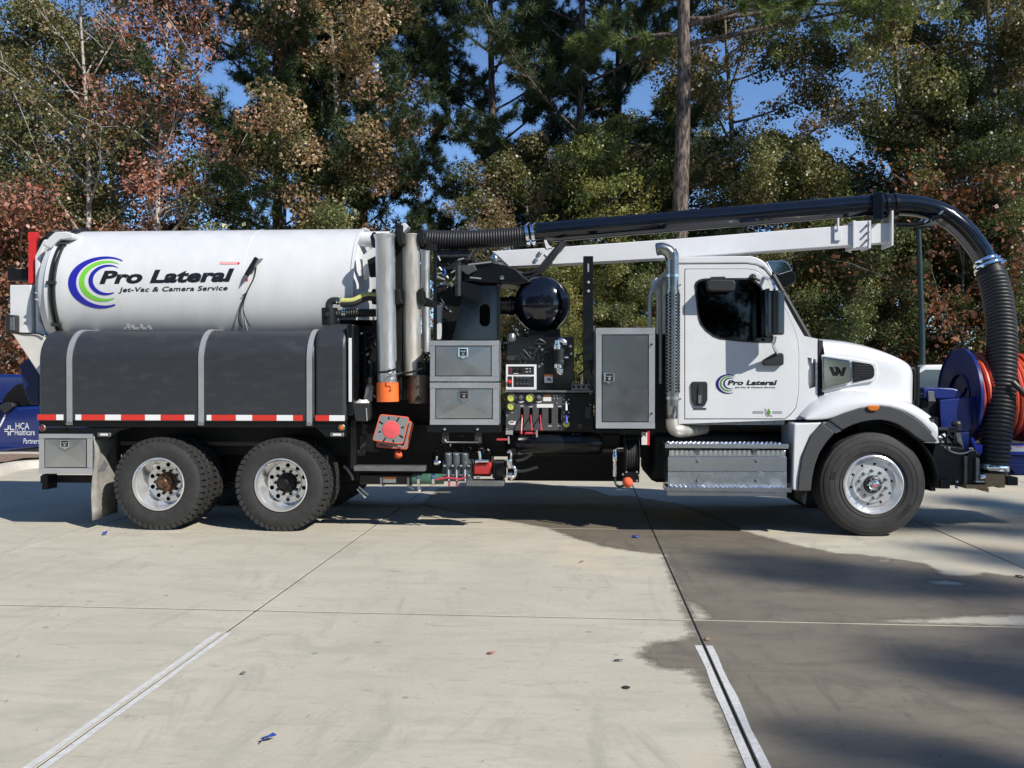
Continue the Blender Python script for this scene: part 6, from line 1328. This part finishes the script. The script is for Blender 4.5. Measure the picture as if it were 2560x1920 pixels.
def pine(seed, H, base, RAD, trunk_r, nb=30, tufts=17, extra=(), lean=(0, 0)):
    rr = np.random.default_rng(seed); tubes = []
    def ax(z): return Vector((lean[0]*z + .10*math.sin(z*.35 + seed), lean[1]*z + .08*math.cos(z*.3 + seed), z))
    tp = [ax(z) for z in np.linspace(0, H, 16)]; tubes.append((tp, trunk_r, trunk_r*.16, 14)); T0 = []; TD = []
    for k in range(nb + len(extra)):
        z = base + (H*.98-base)*((k + rr.random()*.8)/nb); f = (z-base)/(H-base); a = k*2.4 + rr.uniform(-.6, .6); ln = RAD*(1.05-f*.75)*rr.uniform(.65, 1.15)
        if k >= nb: z, a, ln = extra[k-nb]; f = 0
        d = Vector((math.cos(a), math.sin(a), rr.uniform(.0, .35) + f*.7 if k < nb else .12)).normalized(); pts = [ax(z)]
        for q in range(6): d = (d + Vector((rr.normal(0, .1), rr.normal(0, .1), .09 if k < nb else .0))).normalized(); pts.append(pts[-1] + d*ln/6)
        tubes.append((pts, trunk_r*.30*(1-f*.6), .012, 6))
        for q in range(2, 7):
            for s in range(5):
                e = (d*.7 + Vector((rr.normal(0, .7), rr.normal(0, .7), rr.normal(.15, .35)))).normalized(); l2 = ln*rr.uniform(.12, .34); p1 = pts[q] + e*l2
                tubes.append(([pts[q], p1], .012, .006, 4))
                for u in range(tufts):
                    T0.append(pts[q].lerp(p1, rr.uniform(.35, 1.05)) + Vector(rr.normal(0, .07, 3))); TD.append((e + Vector(rr.normal(0, .35, 3))).normalized())
    T0 = np.array(T0); TD = np.array(TD); nn_ = 17; n = len(T0)*nn_; cen = np.repeat(T0, nn_, 0); dirs = unit(np.repeat(TD, nn_, 0)*.75 + rr.normal(0, .62, (n, 3))); nrm = unit(np.cross(dirs, rr.normal(0, 1, (n, 3))))
    rnd = np.clip(np.repeat(rr.random(len(T0)), nn_)*.6 + rr.random(n)*.4, 0, 1)
    return wood_mesh('trunk', tubes), quads_mesh('crown', cen, nrm, dirs, rr.uniform(.18, .30, n), np.full(n, .011), rnd, True)

def plant(name, label, cat, meshes, X, Y, rot, s, leafm, barkm, group):
    t = thing(name, (X, Y, 0), label, cat, group); t.rotation_euler = (0, 0, rot); t.scale = (s, s, s)
    for me, nm, m in ((meshes[0], 'trunk', barkm), (meshes[1], 'crown', leafm)):
        o = bpy.data.objects.new(nm, me); COL.objects.link(o); o.parent = t
        if not me.materials: me.materials.append(MATS[m])
        o.material_slots[0].link = 'OBJECT'; o.material_slots[0].material = MATS[m]
    return t
def PX(px, Y): return P(px, 900, Y).x
BL = [broadleaf(11, 14, 3.6, 1.2, 70000, .17, gapk=.34), broadleaf(12, 16, 4.0, 2.0, 68000, .20, gapk=.40), broadleaf(13, 12, 3.2, .6, 62000, .14, gapk=.32),
      broadleaf(14, 17, 3.4, 2.4, 50000, .18, gapk=.44), broadleaf(15, 5.5, 2.4, .6, 7500, .06, dens=.8, leaf=.095, upright=.9, gapk=.45), broadleaf(16, 15, 3.2, 3.5, 16000, .12, gapk=.55, upright=1.1)]
PN = [pine(21, 24, 6.0, 5.0, .24, nb=38), pine(22, 22, 4.5, 4.8, .20, nb=38), pine(23, 27, 12.3, 5.0, .27, nb=26, extra=((11.0, -.02, 6.2), (11.5, -.25, 5.0), (11.7, .2, 5.6), (11.3, 3.0, 3.0))), pine(24, 27, 11.0, 5.4, .27, nb=24, tufts=8), pine(25, 25, 8.2, 5.8, .20, nb=32)]
TG = 'trees of the wood behind the truck'
trees = [  # name, label, kind, variant, photo column, Y, rotation, scale, leaves, bark
 ('autumn_tree', 'tall olive brown autumn tree filling the top left corner', 0, 110, 17.5, .3, 1.0, 'leaf_olive', 'bark_grey'),
 ('autumn_tree', 'pale trunked russet tree second from the left edge, above the red shrub', 5, 237, 15.9, 1.1, 1.02, 'leaf_russet', 'bark_pale'),
 ('autumn_tree', 'pale trunked tree with sparse reddish leaves just left of the olive oak', 5, 412, 16.0, 2.6, 1.0, 'leaf_crimson', 'bark_pale'),
 ('autumn_tree', 'brown leaved tree behind the two pale trunks at left', 1, 300, 24.0, 2.0, .95, 'leaf_olive', 'bark_grey'),
 ('autumn_tree', 'brown leaved tree behind the left edge of the tank', 0, -80, 22.0, 4.0, 1.05, 'leaf_brown', 'bark_grey'),
 ('red_shrub', 'low crimson shrub above the rear door of the tank', 4, 90, 14.9, .5, 1.2, 'leaf_crimson', 'bark_grey'),
 ('red_shrub', 'small deep red shrub at the far left edge', 4, -10, 15.6, 2.0, 1.05, 'leaf_rust', 'bark_grey'),
 ('oak_tree', 'olive green evergreen oak above the front of the white tank lettering', 2, 655, 16.8, 1.9, .92, 'leaf_green', 'bark_grey'),
 ('oak_tree', 'dark green oak low behind the middle of the tank', 2, 455, 20.5, 3.4, .62, 'leaf_deep', 'bark_grey'),
 ('sweetgum_tree', 'brown orange sweetgum with bright dry leaves right of the olive oak', 3, 850, 17.5, 5.2, 1.0, 'leaf_brown', 'bark_grey'),
 ('sweetgum_tree', 'small yellow green sapling between the two dark pine trunks', 2, 1040, 18.8, .6, .5, 'leaf_yellow', 'bark_grey'),
 ('sweetgum_tree', 'dark red brown tree around the foot of the middle pine', 2, 1290, 17.6, 2.2, .80, 'leaf_russet', 'bark_grey'),
 ('leafy_tree', 'yellow green leafy tree left of the thick pine trunk', 2, 1540, 17.4, 2.9, .84, 'leaf_yellow', 'bark_grey'),
 ('leafy_tree', 'dark green leafy tree behind the black sphere silencer', 2, 1420, 20.8, 1.3, .80, 'leaf_deep', 'bark_grey'),
 ('leafy_tree', 'green tree close behind the thick pine trunk', 0, 1700, 23.5, .2, .88, 'leaf_green', 'bark_grey'),
 ('autumn_tree', 'brown dark leaved tree right of the thick pine trunk', 3, 1850, 19.0, 4.1, .96, 'leaf_russet', 'bark_grey'),
 ('leafy_tree', 'olive tree above the cab windscreen', 2, 1975, 17.8, 5.0, .78, 'leaf_olive', 'bark_grey'),
 ('autumn_tree', 'tall olive brown tree above the pipe elbow', 1, 2230, 18.6, 3.0, 1.0, 'leaf_olive', 'bark_grey'),
 ('leafy_tree', 'dark green tree behind the hanging hose', 0, 2400, 17.0, 1.5, .78, 'leaf_deep', 'bark_grey'),
 ('autumn_tree', 'brown green autumn tree in the top right corner', 1, 2510, 17.4, .9, 1.0, 'leaf_russet', 'bark_grey'),
 ('autumn_tree', 'dull green brown tree past the right edge', 3, 2700, 18.5, 2.7, 1.05, 'leaf_olive', 'bark_grey'),
 ('red_shrub', 'rust red shrub under the tall right hand trees', 4, 2430, 15.2, 4.4, 1.25, 'leaf_rust', 'bark_grey'),
 ('red_shrub', 'low red brown shrub at the foot of the thick pine trunk', 4, 1715, 16.6, 3.7, .80, 'leaf_rust', 'bark_grey'),
 ('red_shrub', 'pink red shrub just above the rack of tubes', 4, 900, 15.6, 5.7, .78, 'leaf_crimson', 'bark_grey'),
 ('leafy_tree', 'green tree seen under the boom left of the exhaust stack', 2, 1600, 16.2, .4, .52, 'leaf_green', 'bark_grey'),
 ('leafy_tree', 'yellow green sapling seen between the silencer and the black post', 2, 1450, 15.6, 2.3, .48, 'leaf_yellow', 'bark_grey'),
 ('leafy_tree', 'low green tree in front of the lamp post', 2, 2180, 15.8, 3.8, .56, 'leaf_green', 'bark_grey'),
 ('leafy_tree', 'low dark tree behind the white boom above the bonnet', 2, 2050, 20.5, 1.2, .66, 'leaf_deep', 'bark_grey'),
 ('leafy_tree', 'low green tree at the right edge behind the hanging hose', 2, 2580, 15.6, 4.9, .62, 'leaf_green', 'bark_grey'),
 ('oak_tree', 'dark green tree filling the gap behind the two pale trunks', 2, 200, 26.5, 1.0, .78, 'leaf_green', 'bark_grey'),
 ('oak_tree', 'dark olive tree deep behind the red shrub', 2, 40, 25.5, 2.2, .9, 'leaf_olive', 'bark_grey'),
 ('oak_tree', 'dark green tree deep behind the brown orange sweetgum', 2, 760, 26.0, 3.0, .7, 'leaf_green', 'bark_grey'),
 ('oak_tree', 'dark green tree deep behind the foot of the slim pine', 0, 1300, 27.0, 4.0, .80, 'leaf_deep', 'bark_grey'),
 ('oak_tree', 'green tree deep behind the dense dark pine', 0, 1480, 27.5, 5.0, .8, 'leaf_green', 'bark_grey'),
 ('oak_tree', 'olive tree deep behind the cab roof', 2, 1900, 26.0, 1.4, .85, 'leaf_olive', 'bark_grey'),
 ('oak_tree', 'dark tree deep behind the pipe elbow', 0, 2320, 25.5, 2.4, .95, 'leaf_deep', 'bark_grey'),
 ('oak_tree', 'olive tree deep behind the right edge', 0, 2560, 24.5, 3.1, 1.05, 'leaf_olive', 'bark_grey'),
 ('oak_tree', 'dark green tree deep behind the yellow green leafy tree', 0, 1640, 28.5, .7, .85, 'leaf_deep', 'bark_grey'),
 ('oak_tree', 'dark green tree deep behind the mirror and windscreen', 2, 2080, 27.5, 3.9, .95, 'leaf_deep', 'bark_grey'),
 ('leafy_tree', 'low shrubby tree left of the truck above the blue car', 2, -40, 17.6, 2.9, .50, 'leaf_yellow', 'bark_grey'),
]
for nm, lb, v, px, Y, rot, s, lf, bk in trees: plant(nm, lb, 'shrub' if 'shrub' in nm else 'tree', BL[v], PX(px, Y), Y, rot, s, lf, bk, TG)
for lb, v, px, Y, rot, s, lf in (('tall pine with a dark trunk behind the rack of tubes', 0, 912, 19.5, .4, .95, 'needle'), ('tall dark pine leaning over the olive oak', 1, 770, 18.4, 2.0, 1.02, 'needle'),
        ('dark pine spreading over the pale trunks and the olive oak at upper left', 4, 690, 17.6, 1.4, 1.0, 'needle'), ('dark pine whose boughs fill the top right of the slim pine', 4, 1450, 19.4, 3.6, .98, 'needle'), ('slimmer pine with upswept branches above the ribbed suction hose', 1, 1228, 20.0, 4.2, .98, 'needle'), ('tallest nearest pine with a thick bare trunk above the cab', 2, 1700, 15.2, 0.0, 1.0, 'needle_light'), ('dense dark pine between the slim pine and the thick trunk', 0, 1540, 22.5, 5.0, .95, 'needle')):
    plant('pine_tree', lb, 'tree', PN[v], PX(px, Y), Y, rot, s, lf, 'bark_pine', TG)
# small litter nobody could count: grit, bits of leaf and bark on the slabs
rr = np.random.default_rng(9); n = 1300; cen = np.stack([rr.uniform(-7, 8, n), -7.5 + 8.5*rr.random(n), np.full(n, .006)], 1); cen[:, 2] += rr.random(n)*.004
me = quads_mesh('leaf_litter', cen, unit(np.stack([rr.normal(0, .25, n), rr.normal(0, .25, n), np.ones(n)], 1)), unit(rr.normal(0, 1, (n, 3))), np.exp(rr.normal(-4.5, .5, n)), np.exp(rr.normal(-5.1, .4, n)), rr.random(n)*.8)
leaf_mat('litter', [(.05, .04, .03), (.10, .075, .05), (.22, .16, .10), (.30, .25, .18)], .0, .8); me.materials.append(MATS['litter']); o = bpy.data.objects.new('leaf_litter', me); COL.objects.link(o); tag(o, 'scattered grit and bits of dry leaf on the concrete', 'litter', kind='stuff')
# the wood further back reads as one mass
rr = np.random.default_rng(5); n = 60000
cx = rr.uniform(-34, 34, 700); cz = np.abs(rr.normal(0, 2.3, 700)) + .3; cy = rr.uniform(27, 38, 700); idx = rr.integers(0, 700, n)
cen = np.stack([cx, cy, cz], 1)[idx] + rr.normal(0, .75, (n, 3)); cen[:, 2] = np.abs(cen[:, 2])
me = quads_mesh('understory', cen, unit(rr.normal(0, 1, (n, 3)) + np.array([0, -.4, .5])), unit(rr.normal(0, 1, (n, 3))), rr.uniform(.12, .3, n), rr.uniform(.1, .22, n), np.clip(rr.random(700)[idx]*.6 + rr.random(n)*.4, 0, 1))
me.materials.append(MATS['leaf_deep']); o = bpy.data.objects.new('understory', me); COL.objects.link(o); tag(o, 'dark green undergrowth deep in the wood', 'undergrowth', kind='stuff')
# trees behind the photographer: they throw the dappled shade and stand in the reflections
SG = 'trees behind the photographer'
for k, (X, Y, v, rot, s) in enumerate(((30.0, -23.3, 3, .3, 1.05), (28.0, -25.0, 3, 2.2, .95), (33.0, -20.5, 3, 4.0, 1.1), (34.5, -28.5, 3, 5.0, 1.1), (21.4, -21.2, 3, .5, .75))):
    plant('pine_tree', 'tall pine standing behind the photographer, off to the right', 'tree', PN[v], X, Y, rot, s, 'needle', 'bark_pine', SG)
for k, (X, Y, v, rot, s, lf) in enumerate(tuple((-30 + 4.2*q, -26 - 1.5*(q % 3), (2, 0, 2)[q % 3], q*1.7, 1.2 + .1*(q % 2), ('leaf_deep', 'leaf_green', 'leaf_olive')[q % 3]) for q in range(12))):
    plant('leafy_tree', 'leafy tree in the row behind the photographer', 'tree', BL[v], X, Y, rot, s, lf, 'bark_grey', SG)
